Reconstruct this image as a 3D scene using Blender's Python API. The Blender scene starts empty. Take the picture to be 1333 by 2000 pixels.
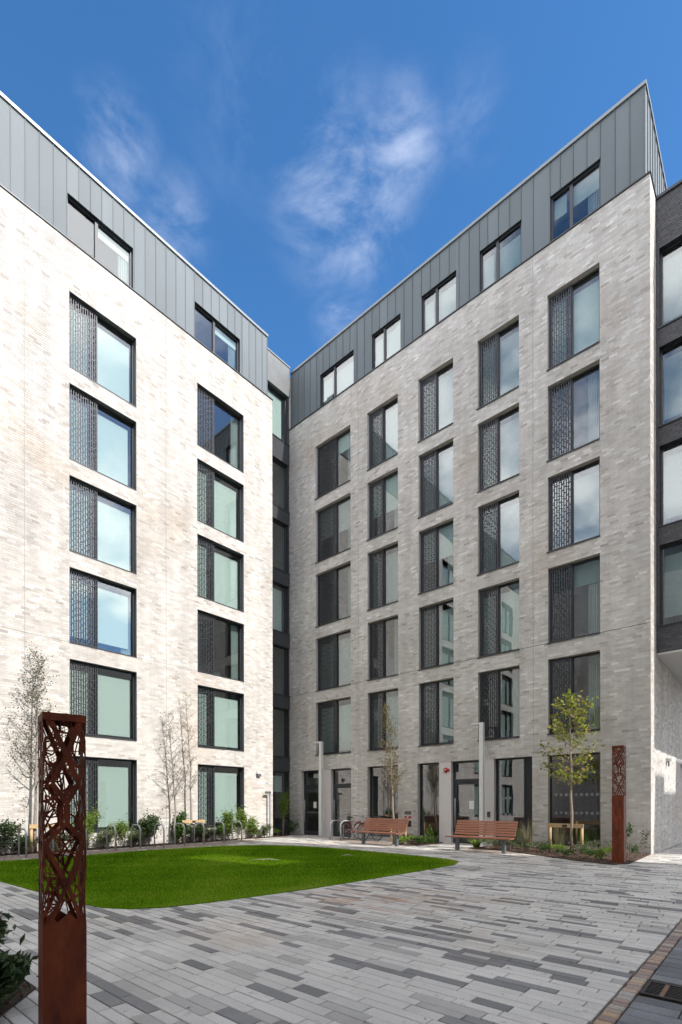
import bpy, math, random
import numpy as np
from mathutils import Matrix, Vector, Euler

S = bpy.context.scene
COL = S.collection
R_ = math.radians

# ---------------------------------------------------------------- camera
TH = 0.7202
cam_d = bpy.data.cameras.new("camera")
cam = bpy.data.objects.new("camera", cam_d)
COL.objects.link(cam)
cam_d.sensor_fit = 'HORIZONTAL'
cam_d.sensor_width = 36.0
cam_d.lens = 986.96 / 1333.0 * 36.0
cam_d.shift_y = 571.33 / 1333.0
cam_d.clip_start = 0.05
cam_d.clip_end = 6000
cam.matrix_world = (Matrix.Translation((0, 0, 1.45)) @ Matrix.Rotation(TH, 4, 'Z')
                    @ Matrix.Rotation(math.pi / 2, 4, 'X') @ Matrix.Rotation(-0.0016, 4, 'Z'))
S.camera = cam

# ---------------------------------------------------------------- sun and sky
SUN_EL, SUN_AZ = R_(42.0), R_(6.3)          # azimuth from +X towards +Y
sund = bpy.data.lights.new("sun", 'SUN')
sund.energy = 2.0
sund.angle = R_(0.55)
sund.color = (1.0, 0.955, 0.90)
sun = bpy.data.objects.new("sun", sund)
COL.objects.link(sun)
sdir = Vector((math.cos(SUN_EL) * math.cos(SUN_AZ), math.cos(SUN_EL) * math.sin(SUN_AZ), math.sin(SUN_EL)))
sun.rotation_euler = sdir.to_track_quat('Z', 'Y').to_euler()
sun.location = (30, 3, 30)

world = bpy.data.worlds.new("World")
S.world = world
world.use_nodes = True
wn, wl = world.node_tree.nodes, world.node_tree.links
wn.clear()


def N(nodes, typ, **kw):
    n = nodes.new(typ)
    for k, v in kw.items():
        if k == 'inp':
            for a, b in v.items():
                n.inputs[a].default_value = b
        else:
            setattr(n, k, v)
    return n


sky = N(wn, 'ShaderNodeTexSky', sky_type='NISHITA', sun_disc=False, sun_elevation=SUN_EL,
        sun_rotation=R_(90) - SUN_AZ, altitude=50, air_density=1.0, dust_density=0.3, ozone_density=2.5)
hs = N(wn, 'ShaderNodeHueSaturation', inp={'Saturation': 1.26, 'Value': 0.56})
wl.new(sky.outputs[0], hs.inputs['Color'])
geo = N(wn, 'ShaderNodeTexCoord')
nz = N(wn, 'ShaderNodeTexNoise', inp={'Scale': 8.5, 'Detail': 10.0, 'Roughness': 0.62, 'Distortion': 0.35})
mp = N(wn, 'ShaderNodeMapping', inp={'Scale': (1.0, 1.0, 2.1)})
wl.new(geo.outputs['Generated'], mp.inputs[0])
wl.new(mp.outputs[0], nz.inputs['Vector'])
# wispy clouds: patches at a few places of the sky
acc = None
for (dx, dy, dz, rad, st) in ((-0.415, 0.485, 0.77, 0.125, 1.0), (-0.345, 0.503, 0.79, 0.075, 0.8),
                              (-0.432, 0.527, 0.73, 0.06, 0.7), (-0.583, 0.272, 0.765, 0.065, 0.7),
                              (-0.579, 0.345, 0.739, 0.065, 0.55), (-0.47, 0.545, 0.694, 0.06, 0.7),
                              (-0.271, 0.538, 0.80, 0.06, 0.3), (-0.456, 0.373, 0.808, 0.12, 0.22)):
    vd = N(wn, 'ShaderNodeVectorMath', operation='DISTANCE')
    vd.inputs[1].default_value = (dx, dy, dz)
    wl.new(geo.outputs['Generated'], vd.inputs[0])
    mr = N(wn, 'ShaderNodeMapRange', interpolation_type='SMOOTHSTEP',
           inp={'From Min': 0.0, 'From Max': rad, 'To Min': st, 'To Max': 0.0})
    wl.new(vd.outputs['Value'], mr.inputs['Value'])
    if acc is None:
        acc = mr.outputs[0]
    else:
        mx = N(wn, 'ShaderNodeMath', operation='MAXIMUM')
        wl.new(acc, mx.inputs[0]); wl.new(mr.outputs[0], mx.inputs[1])
        acc = mx.outputs[0]
nr = N(wn, 'ShaderNodeMapRange', interpolation_type='SMOOTHSTEP',
       inp={'From Min': 0.37, 'From Max': 0.74, 'To Min': 0.0, 'To Max': 1.0})
wl.new(nz.outputs[0], nr.inputs['Value'])
cm = N(wn, 'ShaderNodeMath', operation='MULTIPLY')
wl.new(acc, cm.inputs[0]); wl.new(nr.outputs[0], cm.inputs[1])
wisp = N(wn, 'ShaderNodeMath', operation='MULTIPLY')
wisp.inputs[1].default_value = 0.17
wl.new(cm.outputs[0], wisp.inputs[0])
# scattered fair-weather cloud, spread and brightened out of view to fill the shade, with the clear stretch that the picture shows in the north-west
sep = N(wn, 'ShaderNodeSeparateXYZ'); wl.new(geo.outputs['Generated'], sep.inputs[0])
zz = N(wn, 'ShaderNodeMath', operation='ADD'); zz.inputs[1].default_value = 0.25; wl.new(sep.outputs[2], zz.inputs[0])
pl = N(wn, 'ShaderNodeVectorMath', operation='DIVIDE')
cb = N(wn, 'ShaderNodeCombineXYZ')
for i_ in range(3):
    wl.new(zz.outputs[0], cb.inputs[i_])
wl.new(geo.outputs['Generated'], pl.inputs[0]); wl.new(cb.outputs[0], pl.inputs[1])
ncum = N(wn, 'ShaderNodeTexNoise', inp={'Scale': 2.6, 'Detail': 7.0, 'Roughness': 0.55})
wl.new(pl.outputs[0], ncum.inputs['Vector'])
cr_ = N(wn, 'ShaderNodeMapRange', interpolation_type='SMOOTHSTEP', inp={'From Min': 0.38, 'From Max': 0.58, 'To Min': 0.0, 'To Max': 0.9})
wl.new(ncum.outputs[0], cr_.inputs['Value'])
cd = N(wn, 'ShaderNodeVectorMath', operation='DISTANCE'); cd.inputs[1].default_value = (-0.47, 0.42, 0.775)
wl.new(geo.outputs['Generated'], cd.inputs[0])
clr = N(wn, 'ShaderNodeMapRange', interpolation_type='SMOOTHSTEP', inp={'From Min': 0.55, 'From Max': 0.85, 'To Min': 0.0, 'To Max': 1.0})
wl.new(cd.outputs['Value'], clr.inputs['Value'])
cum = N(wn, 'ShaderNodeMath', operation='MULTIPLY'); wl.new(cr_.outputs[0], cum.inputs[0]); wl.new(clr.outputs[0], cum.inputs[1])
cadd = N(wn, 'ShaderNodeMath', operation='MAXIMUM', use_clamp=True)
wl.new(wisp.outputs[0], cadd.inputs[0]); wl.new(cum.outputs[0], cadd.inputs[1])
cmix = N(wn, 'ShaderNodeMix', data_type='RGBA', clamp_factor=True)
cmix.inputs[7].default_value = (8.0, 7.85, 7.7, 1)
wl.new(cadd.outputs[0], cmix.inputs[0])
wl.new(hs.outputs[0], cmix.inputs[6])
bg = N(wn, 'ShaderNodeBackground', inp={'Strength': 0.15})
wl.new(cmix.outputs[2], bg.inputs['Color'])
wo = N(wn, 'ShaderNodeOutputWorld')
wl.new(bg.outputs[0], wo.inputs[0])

S.view_settings.view_transform = 'Standard'
S.view_settings.look = 'None'
S.view_settings.exposure = 1.52
S.view_settings.gamma = 1.0
S.view_settings.use_curve_mapping = False
S.render.engine = 'CYCLES'
S.cycles.max_bounces = 10
S.cycles.transparent_max_bounces = 12
S.cycles.caustics_reflective = False
S.cycles.caustics_refractive = False

# ================================================================ helpers
rng = np.random.default_rng(7)
rnd = random.Random(5)
MATS = {}


def newmat(name):
    m = bpy.data.materials.new(name)
    m.use_nodes = True
    MATS[name] = m
    return m, m.node_tree.nodes, m.node_tree.links, m.node_tree.nodes['Principled BSDF']


def pnoise(nodes, links, scale, detail=4, rough=0.55, vec_scale=None, pos=True):
    n = N(nodes, 'ShaderNodeTexNoise', inp={'Scale': scale, 'Detail': detail, 'Roughness': rough})
    g = N(nodes, 'ShaderNodeNewGeometry')
    if vec_scale:
        mpp = N(nodes, 'ShaderNodeMapping', inp={'Scale': vec_scale})
        links.new(g.outputs['Position'], mpp.inputs[0])
        links.new(mpp.outputs[0], n.inputs['Vector'])
    else:
        links.new(g.outputs['Position'], n.inputs['Vector'])
    return n


def simple(name, col, rough=0.6, metal=0.0, var=0.12, scale=6.0, bump=0.0, bscale=60, vs=None, spec=0.5):
    m, n, l, p = newmat(name)
    t = pnoise(n, l, scale, 5, 0.6, vs)
    mr = N(n, 'ShaderNodeMapRange', inp={'From Min': 0.25, 'From Max': 0.75, 'To Min': 1 - var, 'To Max': 1 + var})
    l.new(t.outputs[0], mr.inputs['Value'])
    mx = N(n, 'ShaderNodeVectorMath', operation='SCALE')
    mx.inputs[0].default_value = col
    l.new(mr.outputs[0], mx.inputs['Scale'])
    l.new(mx.outputs[0], p.inputs['Base Color'])
    p.inputs['Roughness'].default_value = rough
    p.inputs['Metallic'].default_value = metal
    p.inputs['Specular IOR Level'].default_value = spec
    if bump > 0:
        b = pnoise(n, l, bscale, 4, 0.6)
        bp = N(n, 'ShaderNodeBump', inp={'Strength': bump, 'Distance': 0.01})
        l.new(b.outputs[0], bp.inputs['Height'])
        l.new(bp.outputs[0], p.inputs['Normal'])
    return m


def tone_node(n, l):
    a = N(n, 'ShaderNodeAttribute', attribute_type='GEOMETRY', attribute_name='tone')
    o = N(n, 'ShaderNodeAttribute', attribute_type='OBJECT', attribute_name='tone')
    ad = N(n, 'ShaderNodeMath', operation='ADD')
    l.new(a.outputs['Fac'], ad.inputs[0]); l.new(o.outputs['Fac'], ad.inputs[1])
    return ad


def tonemat(name, stops, rough=0.85, blotch=0.15, bscale=0.6, fine=0.12, fscale=45, bump=0.25, stain=None,
            bvs=(1, 1, 1), interp='LINEAR', spec=0.3, streak=0.0, spot=None):
    """colour from the per-piece tone, blotches and fine grain"""
    m, n, l, p = newmat(name)
    t = tone_node(n, l)
    r = N(n, 'ShaderNodeValToRGB')
    r.color_ramp.interpolation = interp
    els = r.color_ramp.elements
    while len(els) > 1:
        els.remove(els[-1])
    els[0].position, els[0].color = stops[0][0], (*stops[0][1], 1)
    for pos, c in stops[1:]:
        e = els.new(pos); e.color = (*c, 1)
    l.new(t.outputs[0], r.inputs[0])
    b = pnoise(n, l, bscale, 4, 0.6, bvs)
    f = pnoise(n, l, fscale, 4, 0.7)
    mb = N(n, 'ShaderNodeMapRange', inp={'From Min': 0.3, 'From Max': 0.7, 'To Min': 1 - blotch, 'To Max': 1 + blotch})
    mf = N(n, 'ShaderNodeMapRange', inp={'From Min': 0.3, 'From Max': 0.7, 'To Min': 1 - fine, 'To Max': 1 + fine})
    l.new(b.outputs[0], mb.inputs['Value']); l.new(f.outputs[0], mf.inputs['Value'])
    mu = N(n, 'ShaderNodeMath', operation='MULTIPLY')
    l.new(mb.outputs[0], mu.inputs[0]); l.new(mf.outputs[0], mu.inputs[1])
    fac = mu.outputs[0]
    if streak:
        sk = pnoise(n, l, 1.0, 5, 0.65, (2.6, 2.6, 0.16))
        ms = N(n, 'ShaderNodeMapRange', inp={'From Min': 0.35, 'From Max': 0.65, 'To Min': 1 - streak, 'To Max': 1 + streak})
        l.new(sk.outputs[0], ms.inputs['Value'])
        m3 = N(n, 'ShaderNodeMath', operation='MULTIPLY')
        l.new(fac, m3.inputs[0]); l.new(ms.outputs[0], m3.inputs[1]); fac = m3.outputs[0]
    if spot:
        sp = pnoise(n, l, spot[0], 3, 0.7)
        m4 = N(n, 'ShaderNodeMapRange', interpolation_type='SMOOTHSTEP', inp={'From Min': 0.60, 'From Max': 0.72, 'To Min': 1.0, 'To Max': 1 - spot[1]})
        l.new(sp.outputs[0], m4.inputs['Value'])
        m5 = N(n, 'ShaderNodeMath', operation='MULTIPLY')
        l.new(fac, m5.inputs[0]); l.new(m4.outputs[0], m5.inputs[1]); fac = m5.outputs[0]
    vs = N(n, 'ShaderNodeVectorMath', operation='SCALE')
    l.new(r.outputs[0], vs.inputs[0]); l.new(fac, vs.inputs['Scale'])
    out = vs.outputs[0]
    if stain:
        scol, amount, ssc = stain
        sn = pnoise(n, l, ssc, 5, 0.55)
        sr = N(n, 'ShaderNodeMapRange', interpolation_type='SMOOTHSTEP',
               inp={'From Min': 0.52, 'From Max': 0.75, 'To Min': 0.0, 'To Max': amount})
        l.new(sn.outputs[0], sr.inputs['Value'])
        mx = N(n, 'ShaderNodeMix', data_type='RGBA', blend_type='MULTIPLY')
        mx.inputs[7].default_value = (*scol, 1)
        l.new(sr.outputs[0], mx.inputs[0]); l.new(out, mx.inputs[6])
        out = mx.outputs[2]
    l.new(out, p.inputs['Base Color'])
    p.inputs['Roughness'].default_value = rough
    p.inputs['Specular IOR Level'].default_value = spec
    if bump:
        bp = N(n, 'ShaderNodeBump', inp={'Strength': bump, 'Distance': 0.004})
        l.new(f.outputs[0], bp.inputs['Height'])
        l.new(bp.outputs[0], p.inputs['Normal'])
    return m


BR = tonemat('cream_brick', [(0.0, (0.40, 0.365, 0.335)), (0.12, (0.49, 0.455, 0.42)), (0.45, (0.565, 0.535, 0.50)),
                             (0.75, (0.615, 0.588, 0.552)), (1.0, (0.73, 0.705, 0.67))],
             blotch=0.12, bscale=0.42, fine=0.10, bump=0.3, stain=((0.86, 0.76, 0.66), 0.7, 0.30), streak=0.09)
BLK = tonemat('black_brick', [(0.0, (0.045, 0.045, 0.05)), (1.0, (0.085, 0.085, 0.094))], rough=0.55, bump=0.3, spec=0.5)
PAV = tonemat('paver_stone', [(0.0, (0.19, 0.185, 0.18)), (0.17, (0.26, 0.252, 0.244)), (0.2, (0.40, 0.382, 0.355)),
                              (0.32, (0.46, 0.438, 0.405)), (0.36, (0.53, 0.505, 0.465)), (1.0, (0.62, 0.59, 0.545))],
              rough=0.75, blotch=0.15, bscale=0.9, fine=0.2, fscale=110, bump=0.35,
              stain=((0.86, 0.72, 0.6), 0.6, 0.5), spot=(7.0, 0.28))
_n, _l = PAV.node_tree.nodes, PAV.node_tree.links
_p = _n['Principled BSDF']
_src = _p.inputs['Base Color'].links[0].from_socket
_g = N(_n, 'ShaderNodeNewGeometry')
_d = N(_n, 'ShaderNodeVectorMath', operation='DISTANCE'); _d.inputs[1].default_value = (-4.7, 6.3, 0)
_l.new(_g.outputs['Position'], _d.inputs[0])
_mr = N(_n, 'ShaderNodeMapRange', interpolation_type='SMOOTHSTEP', inp={'From Min': 0.2, 'From Max': 1.9, 'To Min': 0.35, 'To Max': 0.0})
_l.new(_d.outputs['Value'], _mr.inputs['Value'])
_nn = pnoise(_n, _l, 2.2, 5, 0.6, (0.6, 1.4, 1))
_r2 = N(_n, 'ShaderNodeMapRange', interpolation_type='SMOOTHSTEP', inp={'From Min': 0.45, 'From Max': 0.62, 'To Min': 0.15, 'To Max': 1.9})
_l.new(_nn.outputs[0], _r2.inputs['Value'])
_mm = N(_n, 'ShaderNodeMath', operation='MULTIPLY', use_clamp=True)
_l.new(_mr.outputs[0], _mm.inputs[0]); _l.new(_r2.outputs[0], _mm.inputs[1])
_mx = N(_n, 'ShaderNodeMix', data_type='RGBA'); _mx.inputs[7].default_value = (0.42, 0.25, 0.16, 1)
_l.new(_mm.outputs[0], _mx.inputs[0]); _l.new(_src, _mx.inputs[6]); _l.new(_mx.outputs[2], _p.inputs['Base Color'])
DPAV = tonemat('dark_paver_stone', [(0.0, (0.12, 0.123, 0.13)), (1.0, (0.20, 0.203, 0.21))], rough=0.7, fine=0.18,
               blotch=0.25, bscale=2.0)
SETT = tonemat('sett_stone', [(0.0, (0.20, 0.155, 0.145)), (0.3, (0.30, 0.225, 0.20)), (0.6, (0.38, 0.30, 0.245)),
                              (0.8, (0.46, 0.33, 0.22)), (1.0, (0.38, 0.355, 0.33))], rough=0.8, fine=0.2, bump=0.5)
MORT = simple('mortar', (0.60, 0.57, 0.53), 0.95, var=0.1)
DMORT = simple('dark_mortar', (0.035, 0.035, 0.038), 0.95)
ZINC = simple('zinc_sheet', (0.155, 0.177, 0.19), 0.6, metal=0.0, var=0.07, scale=1.4, vs=(1, 1, 0.3), spec=0.25)
_n, _l = ZINC.node_tree.nodes, ZINC.node_tree.links
_p = _n['Principled BSDF']; _src = _p.inputs['Base Color'].links[0].from_socket
_oi = N(_n, 'ShaderNodeObjectInfo')
_mr = N(_n, 'ShaderNodeMapRange', inp={'To Min': 0.90, 'To Max': 1.08}); _l.new(_oi.outputs['Random'], _mr.inputs['Value'])
_sc = N(_n, 'ShaderNodeVectorMath', operation='SCALE'); _l.new(_src, _sc.inputs[0]); _l.new(_mr.outputs[0], _sc.inputs['Scale'])
_l.new(_sc.outputs[0], _p.inputs['Base Color'])
_nb = pnoise(_n, _l, 1.6, 2, 0.4, (1, 1, 0.5)); _bp = N(_n, 'ShaderNodeBump', inp={'Strength': 0.25, 'Distance': 0.02})
_l.new(_nb.outputs[0], _bp.inputs['Height']); _l.new(_bp.outputs[0], _p.inputs['Normal'])
ZTRIM = simple('zinc_trim', (0.22, 0.24, 0.25), 0.4, metal=0.3, var=0.05)
DARK = simple('dark_grey_aluminium', (0.045, 0.049, 0.056), 0.42, metal=0.2, var=0.08, spec=0.5)
LINING = simple('grey_reveal_metal', (0.14, 0.145, 0.15), 0.5, metal=0.2, var=0.06)
SPAND = simple('charcoal_spandrel', (0.055, 0.058, 0.066), 0.32, metal=0.2, var=0.08)
GPANEL = simple('grey_zinc_panel', (0.15, 0.155, 0.155), 0.5, metal=0.2, var=0.14, scale=2.5)
RENDER = simple('pale_render', (0.68, 0.645, 0.62), 0.85, var=0.03)
SOFF = simple('white_soffit', (0.55, 0.54, 0.52), 0.7, var=0.03)
LAMP = simple('pale_lamp_metal', (0.74, 0.745, 0.73), 0.4, metal=0.2, var=0.05)
STEEL = simple('galvanised_steel', (0.50, 0.51, 0.52), 0.42, metal=0.4, var=0.12, scale=20)
WOOD = simple('bench_hardwood', (0.30, 0.125, 0.075), 0.55, var=0.18, scale=14, vs=(0.25, 6, 6), bump=0.1, bscale=90)
STAKE = simple('pale_softwood', (0.52, 0.36, 0.19), 0.7, var=0.15, scale=18, vs=(2, 2, 0.4))
BENCHLEG = simple('bench_leg_steel', (0.16, 0.18, 0.20), 0.45, metal=0.4, var=0.05)
SOIL = simple('bark_mulch', (0.055, 0.034, 0.024), 0.95, var=0.5, scale=25, bump=0.9, bscale=45)
MULCH = tonemat('mulch_chip', [(0.0, (0.035, 0.022, 0.016)), (0.7, (0.12, 0.07, 0.045)), (1.0, (0.22, 0.14, 0.09))], fine=0.2)
GRAV = simple('resin_gravel', (0.30, 0.235, 0.195), 0.9, var=0.30, scale=55, bump=0.8, bscale=120)
PEB = tonemat('pebble', [(0.0, (0.13, 0.10, 0.085)), (0.5, (0.32, 0.25, 0.20)), (1.0, (0.52, 0.44, 0.38))], fine=0.1)
PBASE = simple('paving_bed', (0.10, 0.098, 0.094), 0.95, var=0.25, scale=20)
GROUND = simple('surrounding_ground', (0.20, 0.195, 0.19), 0.95, var=0.1)
BARK = simple('birch_bark', (0.30, 0.26, 0.235), 0.8, var=0.4, scale=22, vs=(1, 1, 3))
BARK2 = simple('tree_bark', (0.30, 0.24, 0.18), 0.8, var=0.3, scale=22, vs=(1, 1, 3))
BLIND = simple('blind_fabric', (0.60, 0.64, 0.615), 0.9, var=0.02)
ROOM = simple('room_plaster', (0.24, 0.235, 0.225), 0.9, var=0.05)
BLACK = simple('black_plastic', (0.02, 0.02, 0.022), 0.5)
BLIND2 = simple('grey_blind_fabric', (0.36, 0.39, 0.385), 0.9, var=0.02)
CURT = simple('curtain_cloth', (0.38, 0.40, 0.39), 0.9, var=0.04)
RUBBER = simple('tyre_rubber', (0.03, 0.03, 0.03), 0.8)
REDP = simple('red_paint', (0.45, 0.03, 0.03), 0.35)
PAPER = simple('white_paper', (0.75, 0.75, 0.73), 0.8, var=0.02)
SIGNG = simple('pale_green_sign', (0.35, 0.45, 0.38), 0.6, var=0.03)
IRON = simple('cast_iron', (0.05, 0.04, 0.035), 0.6, metal=0.5, var=0.4, scale=30)
RUSTB = simple('rusty_bar', (0.20, 0.11, 0.06), 0.8, var=0.4, scale=30)
PITSHADE = simple('drain_pit_shade', (0.006, 0.006, 0.006), 0.9)  # near-black, the darkness of a deep pit put into the colour
ROOF = simple('roof_membrane', (0.12, 0.12, 0.12), 0.9)
TWIG = simple('bleached_twig', (0.55, 0.5, 0.42), 0.8)
FLOWER = simple('dry_flower', (0.50, 0.33, 0.20), 0.8, var=0.3, scale=40)


def rust_mat():
    m, n, l, p = newmat('weathered_steel')
    a = pnoise(n, l, 9, 6, 0.65, (1, 1, 0.35))
    r = N(n, 'ShaderNodeValToRGB')
    e = r.color_ramp.elements
    e[0].position, e[0].color = 0.3, (0.075, 0.014, 0.006, 1)
    e[1].position, e[1].color = 0.72, (0.25, 0.052, 0.014, 1)
    l.new(a.outputs[0], r.inputs[0]); l.new(r.outputs[0], p.inputs['Base Color'])
    p.inputs['Roughness'].default_value = 0.62
    p.inputs['Specular IOR Level'].default_value = 0.35
    b = pnoise(n, l, 130, 3, 0.6)
    bp = N(n, 'ShaderNodeBump', inp={'Strength': 0.25, 'Distance': 0.002})
    l.new(b.outputs[0], bp.inputs['Height']); l.new(bp.outputs[0], p.inputs['Normal'])
    return m


RUST = rust_mat()


def glass_mat(name, tint, base, rough=0.0, mul=1.2, wav=0.02):
    m, n, l, p = newmat(name)
    n.remove(p)
    out = n['Material Output']
    tr = N(n, 'ShaderNodeBsdfTransparent'); tr.inputs[0].default_value = (*tint, 1)
    gl = N(n, 'ShaderNodeBsdfGlossy'); gl.inputs['Roughness'].default_value = rough
    gl.inputs['Color'].default_value = (0.93, 0.93, 0.97, 1)
    fr = N(n, 'ShaderNodeFresnel', inp={'IOR': 1.5})
    gb = N(n, 'ShaderNodeNewGeometry')
    ior = N(n, 'ShaderNodeMapRange', inp={'From Min': 0.0, 'From Max': 1.0, 'To Min': 1.5, 'To Max': 1 / 1.5})
    l.new(gb.outputs['Backfacing'], ior.inputs['Value']); l.new(ior.outputs[0], fr.inputs['IOR'])
    ma = N(n, 'ShaderNodeMath', operation='MULTIPLY_ADD', use_clamp=True)
    ma.inputs[1].default_value = mul; ma.inputs[2].default_value = base
    l.new(fr.outputs[0], ma.inputs[0])
    b = pnoise(n, l, 0.9, 2, 0.4)
    bp = N(n, 'ShaderNodeBump', inp={'Strength': wav, 'Distance': 0.1})
    l.new(b.outputs[0], bp.inputs['Height']); l.new(bp.outputs[0], gl.inputs['Normal'])
    mx = N(n, 'ShaderNodeMixShader')
    l.new(ma.outputs[0], mx.inputs[0]); l.new(tr.outputs[0], mx.inputs[1]); l.new(gl.outputs[0], mx.inputs[2])
    l.new(mx.outputs[0], out.inputs['Surface'])
    return m


GLASS = glass_mat('window_glass', (0.885, 0.94, 0.925), 0.085, mul=0.62)
GLASS2 = glass_mat('door_glass', (0.78, 0.81, 0.80), 0.10, mul=0.8)


def leaf_mat(name, stops, trans=0.35):
    m, n, l, p = newmat(name)
    t = tone_node(n, l)
    r = N(n, 'ShaderNodeValToRGB')
    els = r.color_ramp.elements
    els[0].position, els[0].color = stops[0][0], (*stops[0][1], 1)
    els[1].position, els[1].color = stops[-1][0], (*stops[-1][1], 1)
    for pos, c in stops[1:-1]:
        e = els.new(pos); e.color = (*c, 1)
    l.new(t.outputs[0], r.inputs[0]); l.new(r.outputs[0], p.inputs['Base Color'])
    p.inputs['Roughness'].default_value = 0.5
    p.inputs['Specular IOR Level'].default_value = 0.2
    tl = N(n, 'ShaderNodeBsdfTranslucent')
    l.new(r.outputs[0], tl.inputs[0])
    mx = N(n, 'ShaderNodeMixShader', inp={0: trans})
    l.new(p.outputs[0], mx.inputs[1]); l.new(tl.outputs[0], mx.inputs[2])
    l.new(mx.outputs[0], n['Material Output'].inputs['Surface'])
    return m


L_DARK = leaf_mat('dark_leaf', [(0, (0.025, 0.045, 0.016)), (0.6, (0.055, 0.092, 0.034)), (1, (0.12, 0.155, 0.07))], 0.25)
L_LIME = leaf_mat('lime_leaf', [(0, (0.09, 0.16, 0.025)), (0.6, (0.21, 0.31, 0.055)), (1, (0.36, 0.44, 0.11))], 0.45)
L_GREEN = leaf_mat('green_leaf', [(0, (0.035, 0.075, 0.018)), (0.6, (0.07, 0.14, 0.03)), (1, (0.13, 0.20, 0.05))], 0.35)
L_SAGE = leaf_mat('sage_leaf', [(0, (0.07, 0.09, 0.04)), (0.6, (0.15, 0.18, 0.09)), (1, (0.26, 0.28, 0.17))], 0.3)
L_BIRCH = leaf_mat('birch_leaf', [(0, (0.05, 0.06, 0.02)), (0.6, (0.10, 0.115, 0.04)), (1, (0.18, 0.17, 0.08))], 0.35)
L_YEL = leaf_mat('yellowing_leaf', [(0, (0.11, 0.17, 0.03)), (0.45, (0.27, 0.32, 0.055)), (0.85, (0.46, 0.43, 0.09)), (1, (0.46, 0.28, 0.09))], 0.45)
L_STRAW = leaf_mat('straw_grass', [(0, (0.12, 0.13, 0.05)), (0.6, (0.27, 0.25, 0.14)), (1, (0.42, 0.36, 0.25))], 0.3)
L_STRAWLEAF = leaf_mat('olive_leaf', [(0, (0.08, 0.08, 0.03)), (0.6, (0.17, 0.155, 0.06)), (1, (0.28, 0.24, 0.10))], 0.35)
L_GRASS = leaf_mat('lawn_blade', [(0, (0.035, 0.09, 0.006)), (0.35, (0.10, 0.22, 0.008)), (0.6, (0.18, 0.33, 0.012)), (0.82, (0.32, 0.42, 0.03)), (1, (0.46, 0.40, 0.14))], 0.35)
L_GRASS.node_tree.nodes['Principled BSDF'].inputs['Specular IOR Level'].default_value = 0.0


def mesh_obj(name, verts, faces, mat, parent=None, tones=None, smooth=False, link=True):
    me = bpy.data.meshes.new(name)
    verts = np.asarray(verts, dtype=np.float32).reshape(-1, 3)
    if isinstance(faces, np.ndarray):
        k = faces.shape[1]; nf = faces.shape[0]
        me.vertices.add(len(verts)); me.vertices.foreach_set('co', verts.ravel())
        me.loops.add(nf * k); me.loops.foreach_set('vertex_index', faces.astype(np.int32).ravel())
        me.polygons.add(nf)
        me.polygons.foreach_set('loop_start', np.arange(0, nf * k, k, dtype=np.int32))
        me.polygons.foreach_set('loop_total', np.full(nf, k, dtype=np.int32))
        me.update(calc_edges=True)
    else:
        me.from_pydata([tuple(map(float, v)) for v in verts], [], faces)
        me.update()
    if tones is not None:
        a = me.attributes.new('tone', 'FLOAT', 'FACE')
        a.data.foreach_set('value', np.asarray(tones, dtype=np.float32))
    me.polygons.foreach_set('use_smooth', np.full(len(me.polygons), bool(smooth), dtype=bool))
    if isinstance(mat, (list, tuple)):
        for q in mat:
            me.materials.append(q)
    elif mat:
        me.materials.append(mat)
    o = bpy.data.objects.new(name, me)
    if parent is not None:
        o.parent = parent
    if link:
        COL.objects.link(o)
    return o


def copy_child(src, parent, loc=None, rot=None):
    o = src.copy()
    COL.objects.link(o)
    o.parent = parent
    if loc is not None:
        o.location = loc
    if rot is not None:
        o.rotation_euler = rot
    return o


def thing(name, label, cat, loc=(0, 0, 0), rotz=0.0, group=None):
    o = bpy.data.objects.new(name, None)
    o.empty_display_size = 0.3
    COL.objects.link(o)
    o.location = loc
    o.rotation_euler = (0, 0, rotz)
    o['label'] = label
    o['category'] = cat
    if group:
        o['group'] = group
    return o


def tag(o, label, cat, group=None):
    o['label'] = label
    o['category'] = cat
    if group:
        o['group'] = group
    return o


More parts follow.
